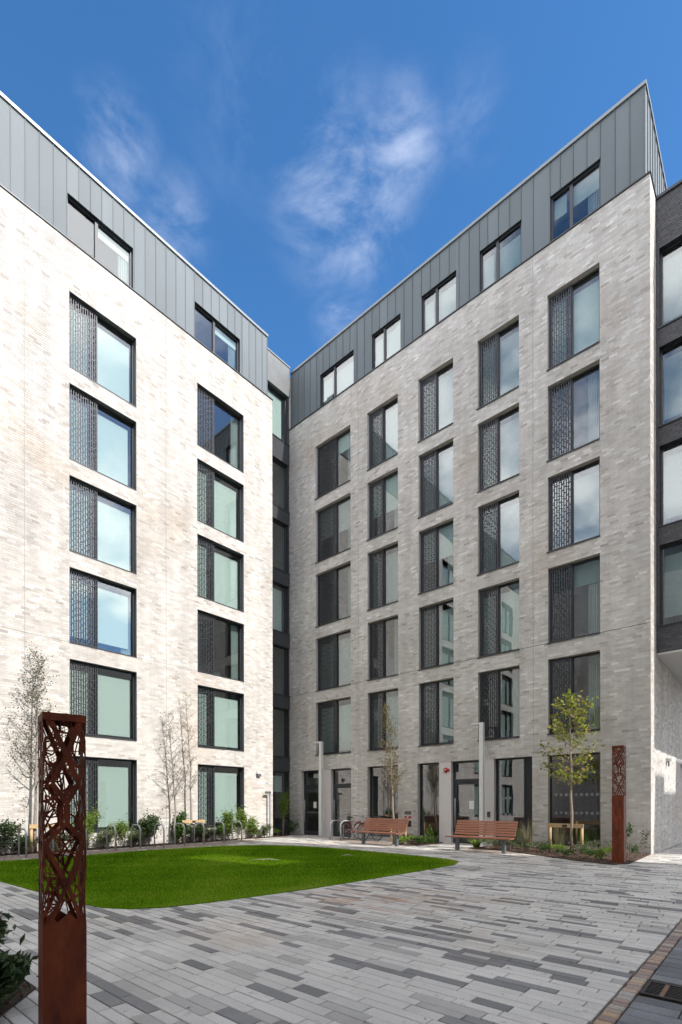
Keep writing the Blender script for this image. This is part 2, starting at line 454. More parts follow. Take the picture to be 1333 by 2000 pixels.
class MB:
    """collects simple shapes into one mesh"""

    def __init__(s):
        s.v = []; s.f = []; s.t = []

    def box(s, x0, x1, y0, y1, z0, z1, tone=0.0, M=None):
        b = len(s.v)
        c = [(x0, y0, z0), (x1, y0, z0), (x1, y1, z0), (x0, y1, z0), (x0, y0, z1), (x1, y0, z1), (x1, y1, z1), (x0, y1, z1)]
        if M is not None:
            c = [tuple(M @ Vector(q)) for q in c]
        s.v += c
        s.f += [[b + i for i in q] for q in ((0, 3, 2, 1), (4, 5, 6, 7), (0, 1, 5, 4), (1, 2, 6, 5), (2, 3, 7, 6), (3, 0, 4, 7))]
        s.t += [tone] * 6
        return s

    def quad(s, a, b, c, d, tone=0.0):
        k = len(s.v)
        s.v += [a, b, c, d]; s.f.append([k, k + 1, k + 2, k + 3]); s.t.append(tone)
        return s

    def poly(s, pts, tone=0.0):
        k = len(s.v)
        s.v += list(pts); s.f.append(list(range(k, k + len(pts)))); s.t.append(tone)
        return s

    def bar(s, p, q, w, d, up=(0, 0, 1), tone=0.0):
        p = Vector(p); q = Vector(q); a = (q - p)
        L = a.length
        if L < 1e-6:
            return s
        a.normalize(); u = Vector(up)
        side = a.cross(u)
        if side.length < 1e-4:
            side = a.cross(Vector((1, 0, 0)))
        side.normalize(); nn = side.cross(a).normalized()
        b = len(s.v)
        for e in (p, q):
            for (i, j) in ((-1, -1), (1, -1), (1, 1), (-1, 1)):
                s.v.append(tuple(e + side * (w / 2 * i) + nn * (d / 2 * j)))
        s.f += [[b + i for i in qd] for qd in ((0, 1, 2, 3), (7, 6, 5, 4), (0, 4, 5, 1), (1, 5, 6, 2), (2, 6, 7, 3), (3, 7, 4, 0))]
        s.t += [tone] * 6
        return s

    def tube(s, pts, radii, n=8, tone=0.0, closed=False, cap=True):
        pts = [Vector(p) for p in pts]
        if not hasattr(radii, '__len__'):
            radii = [radii] * len(pts)
        b = len(s.v)
        prev = None
        m = len(pts)
        for i, p in enumerate(pts):
            if closed:
                d = pts[(i + 1) % m] - pts[i - 1]
            else:
                d = pts[min(i + 1, m - 1)] - pts[max(i - 1, 0)]
            d.normalize()
            if prev is None:
                u = d.orthogonal().normalized()
            else:
                u = (prev - d * prev.dot(d)).normalized()
            prev = u
            w = d.cross(u)
            for k in range(n):
                a = 2 * math.pi * k / n
                s.v.append(tuple(p + (u * math.cos(a) + w * math.sin(a)) * radii[i]))
        segs = m if closed else m - 1
        for i in range(segs):
            i2 = (i + 1) % m
            for k in range(n):
                k2 = (k + 1) % n
                s.f.append([b + i * n + k, b + i * n + k2, b + i2 * n + k2, b + i2 * n + k]); s.t.append(tone)
        if cap and not closed:
            s.f.append([b + k for k in range(n)][::-1]); s.t.append(tone)
            s.f.append([b + (m - 1) * n + k for k in range(n)]); s.t.append(tone)
        return s

    def build(s, name, mat, parent=None, smooth=False, tone=False):
        return mesh_obj(name, s.v, s.f, mat, parent, s.t if tone else None, smooth)


def boxes_np(B, tones):
    """B: n x 6 (x0,x1,y0,y1,z0,z1); 5 faces each, the back (+y) face left out"""
    n = len(B)
    x0, x1, y0, y1, z0, z1 = [B[:, i] for i in range(6)]
    V = np.stack([np.stack(q, -1) for q in ((x0, y0, z0), (x1, y0, z0), (x1, y0, z1), (x0, y0, z1),
                                            (x0, y1, z0), (x1, y1, z0), (x1, y1, z1), (x0, y1, z1))], 1)
    F = np.array([(0, 1, 2, 3), (0, 4, 5, 1), (1, 5, 6, 2), (2, 6, 7, 3), (3, 7, 4, 0)])
    Fa = (np.arange(n)[:, None, None] * 8 + F[None]).reshape(-1, 4)
    return V.reshape(-1, 3), Fa, np.repeat(tones, 5)


# ================================================================ the sites and levels
XL = -17.21            # plane of the left facade (faces +X)
YR = 16.75             # plane of the right facade (faces -Y)
PITCH = 0.07567        # brick course
TOPS = [17.94 - 2.951 * k for k in range(5)]   # window heads above the ground floor
WH = 2.421             # window height
GT = 3.033             # ground floor head
BT = 19.55             # top of brickwork
PT = 22.42             # top of parapet


def brick_tones(n):
    return np.clip(np.where(rng.random(n) < 0.12, rng.uniform(0.75, 1.0, n),
                            np.where(rng.random(n) < 0.10, rng.uniform(0.0, 0.2, n), rng.uniform(0.2, 0.78, n))), 0, 1)


def brickwork(parent, u0, u1, z0, z1, holes, cam_local, mat, near=300, view=None, ref=17.94, name='brick'):
    """bricks in a facade frame (x along, y into the wall, z up), fronts at y = 0, mortar 9 mm behind"""
    Lb, J = 0.215, 0.0105
    rows = []
    k0 = int(math.floor((z0 - ref) / PITCH)) - 1
    k1 = int(math.ceil((z1 - ref) / PITCH)) + 1
    allb = []
    for k in range(k0, k1 + 1):
        a = ref + k * PITCH + 0.005
        b = ref + (k + 1) * PITCH - 0.005
        a2, b2 = max(a, z0), min(b, z1)
        if b2 - a2 < 0.02:
            continue
        zc = (a2 + b2) / 2
        free = [(u0, u1)]
        for (h0, h1, g0, g1) in holes:
            if g0 < zc < g1:
                nf = []
                for (p, q) in free:
                    if h1 <= p or h0 >= q:
                        nf.append((p, q)); continue
                    if h0 > p: nf.append((p, h0))
                    if h1 < q: nf.append((h1, q))
                free = nf
        off = (0.1125 if k % 2 else 0.0) + ((k * 7919) % 5) * 0.018
        for (p, q) in free:
            i0 = math.floor((p - u0 - off) / (Lb + J))
            x = u0 + off + i0 * (Lb + J)
            while x < q:
                c0, c1 = max(x, p), min(x + Lb, q)
                if c1 - c0 > 0.004:
                    allb.append((c0, c1, a2, b2))
                x += Lb + J
    A = np.array(allb)
    tones = brick_tones(len(A))
    prou = rng.uniform(0, 0.0015, len(A))
    full = (np.abs(A[:, 1] - A[:, 0] - Lb) < 1e-4) & (np.abs(A[:, 3] - A[:, 2] - (PITCH - 0.01)) < 1e-4)
    cx = (A[:, 0] + A[:, 1]) / 2; cz = (A[:, 2] + A[:, 3]) / 2
    d2 = (cx - cam_local[0]) ** 2 + cam_local[1] ** 2 + (cz - cam_local[2]) ** 2
    ok = full.copy()
    if view:
        ok &= (cx > view[0]) & (cx < view[1]) & (cz > view[2]) & (cz < view[3])
    d2 = np.where(ok, d2, 1e9)
    sel = np.argsort(d2)[:near] if near else np.array([], int)
    sel = sel[d2[sel] < 1e8]
    mask = np.zeros(len(A), bool); mask[sel] = True
    B = A[~mask]; pr = prou[~mask]
    BB = np.stack([B[:, 0], B[:, 1], -pr, np.full(len(B), 0.012), B[:, 2], B[:, 3]], 1)
    V, F, T = boxes_np(BB, tones[~mask])
    o = mesh_obj(name + 'work', V, F, mat, parent, T)
    o['kind'] = 'stuff'
    if near:
        hz = (PITCH - 0.01) / 2
        V, F, T = boxes_np(np.array([[-Lb / 2, Lb / 2, 0, 0.014, -hz, hz]]), np.zeros(1))
        proto = mesh_obj(name, V, F, mat, parent)
        for c, i in enumerate(sel):
            b = proto if c == 0 else copy_child(proto, parent)
            b.location = (cx[i], -prou[i] - 0.0004, cz[i])
            b['tone'] = float(tones[i])
    return o


def wall_backing(name, parent, u0, u1, z0, z1, holes, mat, y=0.0045, depth=0.24, revmat=None):
    us = sorted({u0, u1, *[h[0] for h in holes], *[h[1] for h in holes]})
    us = [u for u in us if u0 <= u <= u1]
    zs = sorted({z0, z1, *[h[2] for h in holes], *[h[3] for h in holes]})
    zs = [z for z in zs if z0 <= z <= z1]
    m = MB()
    for i in range(len(us) - 1):
        for j in range(len(zs) - 1):
            uc, zc = (us[i] + us[i + 1]) / 2, (zs[j] + zs[j + 1]) / 2
            if any(h[0] < uc < h[1] and h[2] < zc < h[3] for h in holes):
                continue
            m.quad((us[i], y, zs[j]), (us[i + 1], y, zs[j]), (us[i + 1], y, zs[j + 1]), (us[i], y, zs[j + 1]))
    o = m.build(name, mat, parent)
    for (a, b, c, d) in holes:
        e = 0.002
        r = MB()
        r.box(a - 0.04, a, e, depth, c, d); r.box(b, b + 0.04, e, depth, c, d)
        r.box(a - 0.04, b + 0.04, e, depth, d, d + 0.04)
        r.box(a - 0.04, b + 0.04, e, depth, c - 0.04, c)
        ro = r.build('reveal', revmat or BREV, parent)
    return o, ro


BREV = simple('reveal_brick', (0.58, 0.54, 0.49), 0.9, var=0.14, scale=9, vs=(1, 1, 3))

# ---------------------------------------------------------------- window kits (meshes shared between alike windows)
KIT = {}


def kit(key, fn):
    if key not in KIT:
        KIT[key] = fn()
    src = KIT[key]
    return src


def screen_mesh(w, h):
    m = MB()
    n = max(6, int(round(w / 0.072)))
    p = w / n
    bw = 0.026
    r = random.Random(int(w * 1000))
    m.box(0, w, 0, 0.012, 0, 0.03); m.box(0, w, 0, 0.012, h - 0.03, h)
    for i in range(n + 1):
        x = min(max(i * p, bw / 2), w - bw / 2)
        m.box(x - bw / 2, x + bw / 2, 0.0005, 0.0115, 0.03, h - 0.03)
        if i < n:
            z = 0.03 + (0.09 if i % 2 else 0.19) + r.uniform(-0.02, 0.02)
            while z < h - 0.08:
                m.box(x + bw / 2, (i + 1) * p - bw / 2, 0.001, 0.011, z, z + 0.022)
                z += 0.20 + r.choice((0.0, 0.0, 0.05))
    return m


def window(parent, u, z, w, h, split, style='room', blind=0.86, lining=False, depth=0.17, glass=None,
           dots=False, gapr=0.10, simple_=False, sill=True, louvre=0.0, bcol=None, tilt=False, mull=0.06,
           interior=True, sillout=0.035):
    """one window as a part (its frame) with sub-parts; x along, y into the wall"""
    glass = glass or GLASS
    W = round(w, 3); H = round(h, 3)

    def mk_frame():
        m = MB()
        fw = 0.055; d0, d1 = depth, depth + 0.07
        m.box(0, W, d0, d1, 0, fw); m.box(0, W, d0, d1, H - fw, H)
        m.box(0, fw, d0, d1, fw, H - fw); m.box(W - fw, W, d0, d1, fw, H - fw)
        if split:
            m.box(split - mull / 2, split + mull / 2, d0 - 0.012, d1 - 0.003, fw, H - fw)
        if louvre:
            m.box(W - louvre - 0.03, W - louvre, d0 - 0.01, d1 - 0.003, fw, H - fw)
            z_ = fw
            while z_ < H - fw - 0.03:
                m.box(W - louvre, W - fw, d0 + 0.0, d0 + 0.03, z_, z_ + 0.028)
                z_ += 0.055
            m.box(W - louvre, W - fw, d0 + 0.045, d0 + 0.05, fw, H - fw)
        return m
    key = ('frame', W, H, split, louvre, mull, depth)
    if key not in KIT:
        KIT[key] = mk_frame().build('window', DARK, parent)
        fr = KIT[key]
    else:
        fr = copy_child(KIT[key], parent)
    fr.location = (u, 0, z)

    def add(key, builder):
        if key not in KIT:
            o = builder()
            o.parent = fr
            KIT[key] = o
        else:
            o = copy_child(KIT[key], fr)
        return o

    gx0 = 0.05
    gx1 = W - louvre - 0.02 if louvre else W - 0.05
    if split:
        add(('paneL', W, H, split, depth, glass.name), lambda: MB().box(gx0, split - mull / 2 + 0.004, depth + 0.035, depth + 0.045, 0.05, H - 0.05).build('pane', glass))
        add(('paneR', W, H, split, depth, glass.name), lambda: MB().box(split + mull / 2 - 0.004, gx1, depth + 0.03, depth + 0.04, 0.05, H - 0.05).build('pane', glass))
    else:
        add(('pane', W, H, depth, louvre, glass.name), lambda: MB().box(gx0, gx1, depth + 0.03, depth + 0.04, 0.05, H - 0.05).build('pane', glass))
    if style == 'room' and not simple_:
        add(('screen', split, H), lambda: _screen(split, H))
    if sill:
        so = sillout
        add(('sill', W, so), lambda: MB().box(-0.03 if so > 0.02 else 0.0, W + (0.0), -so, depth + 0.01, -0.028, 0.004).build('sill', DARK))
    if lining:
        def lin():
            m = MB(); t = 0.012; e = -0.006
            m.box(0.0005, t, e, depth, 0.004, H - 0.0005); m.box(W - t, W - 0.0005, e, depth, 0.004, H - 0.0005)
            m.box(t, W - t, e, depth, H - t, H - 0.0005)
            return m.build('reveal_lining', LINING)
        add(('lining', W, H), lin)
    if blind > 0:
        bl = round(blind, 2)
        bm = bcol or BLIND
        add(('blind', W, H, split, bl, gapr, bm.name), lambda: _blind(W, H, split, bl, gapr, depth, bm))
    if 0 < blind < 0.95 or (style == 'room' and not blind and not simple_):
        def cur():
            m = MB(); yb = depth + 0.16; x0 = W - 0.42; pts = []
            for k in range(22):
                x = x0 + k * (W - 0.08 - x0) / 21
                pts.append((x, yb + 0.03 * math.sin(k * 1.5)))
            for k in range(21):
                m.quad((pts[k][0], pts[k][1], 0.06), (pts[k + 1][0], pts[k + 1][1], 0.06), (pts[k + 1][0], pts[k + 1][1], H - 0.08), (pts[k][0], pts[k][1], H - 0.08))
            return m.build('curtain', CURT)
        add(('curtain', W, H, depth), cur)
        def desk():
            m = MB(); m.box(0.1, W - 0.5, depth + 0.3, depth + 0.9, 0.10, 0.13).box(W * 0.55, W * 0.55 + 0.35, depth + 0.55, depth + 0.6, 0.131, 0.36)
            return m.build('desk', DARK)
        add(('desk', W, H, depth), desk)
    if interior:
        def room():
            m = MB(); x0, x1, y0, y1, z0, z1 = -0.25, W + 0.25, depth + 0.08, 3.1, -0.25, H + 0.12
            if H > 2.6: z0 = -0.01
            m.quad((x0, y1, z0), (x1, y1, z0), (x1, y1, z1), (x0, y1, z1))
            m.quad((x0, y0, z0), (x0, y1, z0), (x0, y1, z1), (x0, y0, z1))
            m.quad((x1, y1, z0), (x1, y0, z0), (x1, y0, z1), (x1, y1, z1))
            m.quad((x0, y0, z0), (x1, y0, z0), (x1, y1, z0), (x0, y1, z0))
            m.quad((x0, y0, z1), (x0, y1, z1), (x1, y1, z1), (x1, y0, z1))
            return m.build('room_interior', ROOM)
        add(('room', W, H, depth), room)
    if tilt:
        def ts():
            m = MB(); t = 0.05
            a, b = tilt
            for (x0, x1, z0, z1) in ((a, b, 0.06, 0.11), (a, b, H - 0.11, H - 0.06), (a, a + t, 0.11, H - 0.11), (b - t, b, 0.11, H - 0.11)):
                m.box(x0, x1, 0, 0.05, z0, z1)
            M = Matrix.Translation((0, depth + 0.08, 0.06)) @ Matrix.Rotation(R_(-7), 4, 'X')
            m.v = [tuple(M @ Vector(q)) for q in m.v]
            return m.build('tilted_sash', DARK)
        add(('tilt', W, H, tilt), ts)
    if dots:
        def dm():
            m = MB()
            x = gx0 + 0.10
            while x < gx1 - 0.1:
                for zz in (1.02, 1.60):
                    m.quad((x, depth + 0.0275, zz), (x + 0.085, depth + 0.0275, zz), (x + 0.085, depth + 0.0275, zz + 0.085), (x, depth + 0.0275, zz + 0.085))
                x += 0.155
            return m.build('glass_markings', FROST)
        add(('dots', W, H, louvre), dm)
    return fr


FROST, _n, _l, _p = newmat('frosted_film')
_p.inputs['Base Color'].default_value = (0.5, 0.52, 0.5, 1)
_p.inputs['Alpha'].default_value = 0.45
_p.inputs['Roughness'].default_value = 0.7


def _screen(split, H):
    o = screen_mesh(split - 0.035, H - 0.10).build('perforated_screen', DARK)
    m = o.data
    co = np.empty(len(m.vertices) * 3, np.float32); m.vertices.foreach_get('co', co)
    co = co.reshape(-1, 3); co[:, 0] += 0.03; co[:, 1] += 0.10; co[:, 2] += 0.05
    m.vertices.foreach_set('co', co.ravel()); m.update()
    return o


def _blind(W, H, split, bl, gapr, depth, bm):
    m = MB()
    hb = (H - 0.12) * bl
    a0 = (split + 0.02) if split else 0.08
    m.box(a0, W - gapr - 0.06, depth + 0.12, depth + 0.124, H - 0.06 - hb - 0.30 * 0, H - 0.26 if bl > 0.8 else H - 0.06)
    if split and bl > 0.3:
        m.box(0.08, split * 0.72, depth + 0.12, depth + 0.124, H - 0.06 - hb, H - 0.26 if bl > 0.8 else H - 0.06)
    return m.build('blind', bm)


CAMW = Vector((0, 0, 1.45))


def facade_frame(parent_name, label, cat, loc, rotz):
    return thing(parent_name, label, cat, loc, rotz)


def seam_panels(parent, seams, z0, z1, y, holes, mat, name='cladding_panel'):
    """zinc trays between standing seams, each its own piece"""
    for i in range(len(seams) - 1):
        a, b = seams[i], seams[i + 1]
        cuts = sorted({a, b, *[h[0] for h in holes if a < h[0] < b], *[h[1] for h in holes if a < h[1] < b]})
        for j in range(len(cuts) - 1):
            c0, c1 = cuts[j], cuts[j + 1]
            segs = [(z0, z1)]
            for (h0, h1, g0, g1) in holes:
                if h0 < (c0 + c1) / 2 < h1:
                    ns = []
                    for (p, q) in segs:
                        if g0 > p: ns.append((p, min(g0, q)))
                        if g1 < q: ns.append((max(g1, p), q))
                    segs = ns
            for (p, q) in segs:
                if q - p < 0.02: continue
                e = c1 - (0.003 if j == len(cuts) - 2 else 0)
                c0_ = c0 + (0.003 if j == 0 else 0)
                v = [(c0_, y), (e - 0.014, y), (e - 0.014, y - 0.022), (e, y - 0.022), (e, y + 0.02), (c0_, y + 0.02)] if j == len(cuts) - 2 else \
                    [(c0_, y), (e, y), (e, y + 0.02), (c0_, y + 0.02)]
                n_ = len(v)
                mesh_obj(name, [(x_, y_, p) for x_, y_ in v] + [(x_, y_, q) for x_, y_ in v],
                         [list(range(n_))[::-1], [n_ + i_ for i_ in range(n_)]] + [[i_, (i_ + 1) % n_, (i_ + 1) % n_ + n_, i_ + n_] for i_ in range(n_)], mat, parent)


# ================================================================ LEFT WING  (facade frame: x = world Y, y = into wall = world -X)
LW = facade_frame('apartment_building', 'sunlit pale brick apartment wing on the left behind the lawn, grey zinc top floor', 'building',
                  (XL, 0, 0), R_(90))
LCOLS = [(6.43, 2.24), (11.13, 2.26)]
LBACK = [(1.73, 2.24), (-2.97, 2.26), (-7.70, 2.24)]
Lholes = []
for (u, w) in LCOLS + LBACK:
    for t in TOPS:
        Lholes.append((u, u + w, t - WH, t))
Lholes += [(6.43, 8.67, 0.55, GT), (11.13, 13.39, 0.55, GT)]
Lholes += [(u, u + w, 0.55, GT) for (u, w) in LBACK]
LU0, LU1 = -10.5, 14.985
SEAL = simple('joint_sealant', (0.36, 0.345, 0.32), 0.9, var=0.05)
wall_backing('wall', LW, LU0, LU1, -0.1, BT, Lholes, MORT)
cl = (0, -17.21, 1.45)
brickwork(LW, LU0, LU1, -0.05, BT - 0.01, Lholes, cl, BR, 300, view=(4.6, 14.9, 0.3, 19))
# body behind: side return, roof
b = MB()
b.quad((LU1, 0.009, -0.1), (LU1, 9, -0.1), (LU1, 9, BT), (LU1, 0.009, BT))
b.quad((LU0, 9, -0.1), (LU0, 0.009, -0.1), (LU0, 0.009, BT), (LU0, 9, BT))
b.quad((LU1, 9, -0.1), (LU0, 9, -0.1), (LU0, 9, PT), (LU1, 9, PT))
b.build('side_wall', BREV, LW)
MB().quad((LU0, 0.15, PT - 0.15), (LU1 - 0.1, 0.15, PT - 0.15), (LU1 - 0.1, 9, PT - 0.15), (LU0, 9, PT - 0.15)).build('roof', ROOF, LW)
MB().box(LU0, LU1 + 0.03, -0.035, 0.16, BT, BT + 0.035).build('brick_coping', DARK, LW)
# zinc storey
ZL = [(6.43, 8.62, BT + 0.06, 21.18), (11.10, 13.30, BT + 0.06, 21.18)]
ZLb = [(1.73, 3.95, BT + 0.06, 21.18), (-2.97, -0.75, BT + 0.06, 21.18)]
seams = [LU0, 1.73]
x = 1.73
sl = [4.45, 4.85, 5.24, 5.63, 6.03, 6.43, 6.80, 7.17, 7.54, 7.92, 8.30, 8.67, 9.08, 9.49, 9.90, 10.31, 10.71, 11.10, 11.49, 11.88, 12.27,
      12.67, 13.05, 13.42, 13.79, 14.16, 14.52, 14.80]
seams = [LU0 + i * 0.4 for i in range(int((4.45 - LU0) / 0.4) + 1)][:-1] + sl
ZY = 0.12
seam_panels(LW, seams, BT + 0.035, PT - 0.10, ZY, ZL + ZLb, ZINC)
MB().box(LU0, 14.83, ZY - 0.05, ZY + 0.4, PT - 0.10, PT).build('parapet_coping', ZTRIM, LW)
b = MB(); b.box(14.80, 14.82, ZY, 8.9, BT + 0.036, PT - 0.101)
for k in range(20):
    b.box(14.82, 14.845, 0.5 + k * 0.4, 0.513 + k * 0.4, BT + 0.036, PT - 0.101)
b.build('end_cladding', ZINC, LW)
for i, (a, b_, c, d) in enumerate(ZL + ZLb):
    MBb = MB()
    MBb.box(a - 0.03, a, ZY + 0.021, ZY + 0.3, c, d); MBb.box(b_, b_ + 0.03, ZY + 0.021, ZY + 0.3, c, d); MBb.box(a - .03, b_ + .03, ZY + 0.021, ZY + 0.3, d, d + 0.03)
    MBb.build('dormer_reveal', DARK, LW)
    f = window(LW, a, c, b_ - a, d - c, round((b_ - a) * 0.44, 3), style='plain', blind=0.22, depth=0.11, sill=False, mull=0.10,
               tilt=(round((b_ - a) * 0.44, 3) + 0.06, round(b_ - a - 0.06, 3)), gapr=0.0)
    f.location.y = ZY
for ci, (u, w) in enumerate(LCOLS + LBACK):
    for k, t in enumerate(TOPS):
        back = ci >= 2
        bl = 0.97
        if ci == 1 and k in (0, 3): bl = 0.0
        if ci == 0 and k == 3: bl = 0.9
        window(LW, u, t - WH, w, WH, 0.93 if w < 2.25 else 0.86, blind=bl, lining=True, simple_=back, gapr=0.12 if k % 2 else 0.06, sillout=0.012,
               interior=True)
    window(LW, u, 0.55, w, GT - 0.55, 0.93 if w < 2.25 else 0.86, blind=0.97, lining=True, simple_=ci >= 2, gapr=0.12, sillout=0.012)
# movement joints
MB().box(5.155, 5.167, -0.0045, 0.004, 0, BT).box(9.80, 9.812, -0.0045, 0.004, 0, BT).build('movement_joint', SEAL, LW)
MB().box(LU0, LU1, -0.0045, 0.004, 6.655, 6.667).build('bed_joint', SEAL, LW)

# ================================================================ RIGHT WING  (facade frame: x = world X, y = into wall)
RW = facade_frame('apartment_building', 'shaded pale brick apartment wing on the right with five window columns above glazed doors', 'building',
                  (0, YR, 0), 0)
RCOLS = [(-16.22, 2.10, 1.14), (-13.19, 1.56, 0.74), (-10.66, 1.50, 0.72), (-8.19, 1.50, 0.70), (-5.75, 1.55, 0.70)]
Rholes = [(u, u + w, t - WH, t) for (u, w, s) in RCOLS for t in TOPS]
GF = [(-17.20, -15.32 + 1.21, 0, 0)]
gholes = [(-17.19, -14.11, 0.0, GT), (-13.21, -11.64, 0.10, GT), (-10.73, -6.27, 0.0, GT), (-5.76, -4.20, 0.10, GT)]
RU0, RU1 = -18.05, -2.87
wall_backing('wall', RW, RU0, RU1, -0.1, BT, Rholes + gholes, MORT)
cr = (0, -16.75, 1.45)
brickwork(RW, RU0, RU1, -0.05, BT - 0.01, Rholes + gholes, cr, BR, 300, view=(-6.2, -2.9, 0.4, 19))
MB().box(RU0 + 0.0, RU1 + 0.03, -0.035, 0.16, BT, BT + 0.035).build('brick_coping', DARK, RW)
b = MB()
b.quad((RU0, 9, -0.1), (RU0, 0.009, -0.1), (RU0, 0.009, PT - .2), (RU0, 9, PT - .2))
b.quad((RU1 - .1, 11, -0.1), (RU0, 11, -0.1), (RU0, 11, PT - .2), (RU1 - .1, 11, PT - .2))
b.build('rear_wall', BREV, RW)
MB().quad((RU0, 0.15, PT - 0.15), (RU1 - 0.1, 0.15, PT - 0.15), (RU1 - 0.1, 11, PT - 0.15), (RU0, 11, PT - 0.15)).build('roof', ROOF, RW)
ZR = [(-16.04, -14.03, 19.61, 21.22), (-13.03, -11.58, 19.61, 21.22), (-10.59, -9.09, 19.61, 21.22), (-8.16, -6.65, 19.61, 21.22), (-5.70, -4.20, 19.61, 21.22)]
sr = [-3.0, -3.4, -3.79, -4.20, -4.58, -4.98, -5.38, -5.70, -6.24, -6.65, -7.05, -7.45, -7.85, -8.16]
while sr[-1] > -17.6:
    sr.append(sr[-1] - 0.405)
sr.append(-18.0)
seam_panels(RW, sorted(sr), BT + 0.035, PT - 0.10, ZY, ZR, ZINC)
MB().box(-18.0, -2.97, ZY - 0.05, ZY + 0.4, PT - 0.10, PT).build('parapet_coping', ZTRIM, RW)
for i, (a, b_, c, d) in enumerate(ZR):
    MBb = MB()
    MBb.box(a - 0.03, a, ZY + 0.021, ZY + 0.3, c, d); MBb.box(b_, b_ + 0.03, ZY + 0.021, ZY + 0.3, c, d); MBb.box(a - .03, b_ + .03, ZY + 0.021, ZY + 0.3, d, d + 0.03)
    MBb.build('dormer_reveal', DARK, RW)
    f = window(RW, a, c, b_ - a, d - c, round((b_ - a) * 0.42, 3), style='plain', blind=(0.95, 0.9, 0.97, 0.95, 0.42)[i], depth=0.08, sill=False, mull=0.09, gapr=0.0, bcol=BLIND2)
    f.location.y = ZY
RB = [[0.30, 0.93, 0.97, 0.97, 0.97], [0.55, 0.6, 0.9, 0.97, 0.0], [0.0, 0.97, 0.5, 0.97, 0.97], [0.97, 0.0, 0.97, 0.97, 0.3], [0.97, 0.97, 0.97, 0.0, 0.0]]
for ci, (u, w, s) in enumerate(RCOLS):
    for k, t in enumerate(TOPS):
        window(RW, u, t - WH, w, WH, s, blind=RB[k][ci], gapr=0.0, bcol=BLIND2 if (k * 3 + ci) % 4 else BLIND)
MB().box(-13.69, -13.678, -0.0045, 0.004, 0, BT).box(-6.236, -6.224, -0.0045, 0.004, 3.03, BT).build('movement_joint', SEAL, RW)
MB().box(RU0, RU1, -0.0045, 0.004, 6.655, 6.667).build('bed_joint', DARK, RW)
# end return facing +X
RE = bpy.data.objects.new('end_wall', None)


def local_brick_field(parent, plane_loc, rotz, u0, u1, z0, z1, mat, near=0):
    h = bpy.data.objects.new('brick_face', None)
    return h


class FieldParent:
    pass


def rot_brickwork(parent, origin, rotz, u0, u1, z0, z1, mat, mortar, name):
    """brick field in a turned frame, baked into the parent's space"""
    tmp = brickwork(parent, u0, u1, z0, z1, [], (0, 0, 0), mat, 0)
    M = Matrix.Translation(origin) @ Matrix.Rotation(rotz, 4, 'Z')
    tmp.data.transform(M)
    tmp.name = name
    q = MB().quad((u0, 0.0045, z0), (u1, 0.0045, z0), (u1, 0.0045, z1), (u0, 0.0045, z1)).build('wall', mortar, parent)
    q.data.transform(M)
    return tmp


# facing +X at X=-2.87, world Y from 16.75 to 28 (x' = world Y - 16.75)
rot_brickwork(RW, (RU1, 0, 0), R_(90), 0.0, 11.0, -0.05, BT - 0.01, BR, MORT, 'brickwork')
MB().box(RU1 - 0.16, RU1 + 0.035, 0.16, 0.88, BT, BT + 0.035).build('end_coping', DARK, RW)
b = MB()
b.box(-3.02, -3.0, ZY + 0.021, 11, BT + 0.036, PT - 0.101)
for k in range(11):
    b.box(-3.0, -2.972, 0.35 + k * 0.38, 0.37 + k * 0.38, BT + 0.036, PT - 0.101)
b.build('end_cladding', ZINC, RW)
MB().box(-3.3, -2.965, ZY + 0.4, 11, PT - 0.099, PT - 0.001).build('end_parapet_coping', ZTRIM, RW)

# ground floor of the right wing: doors, render piers, shopfront glazing


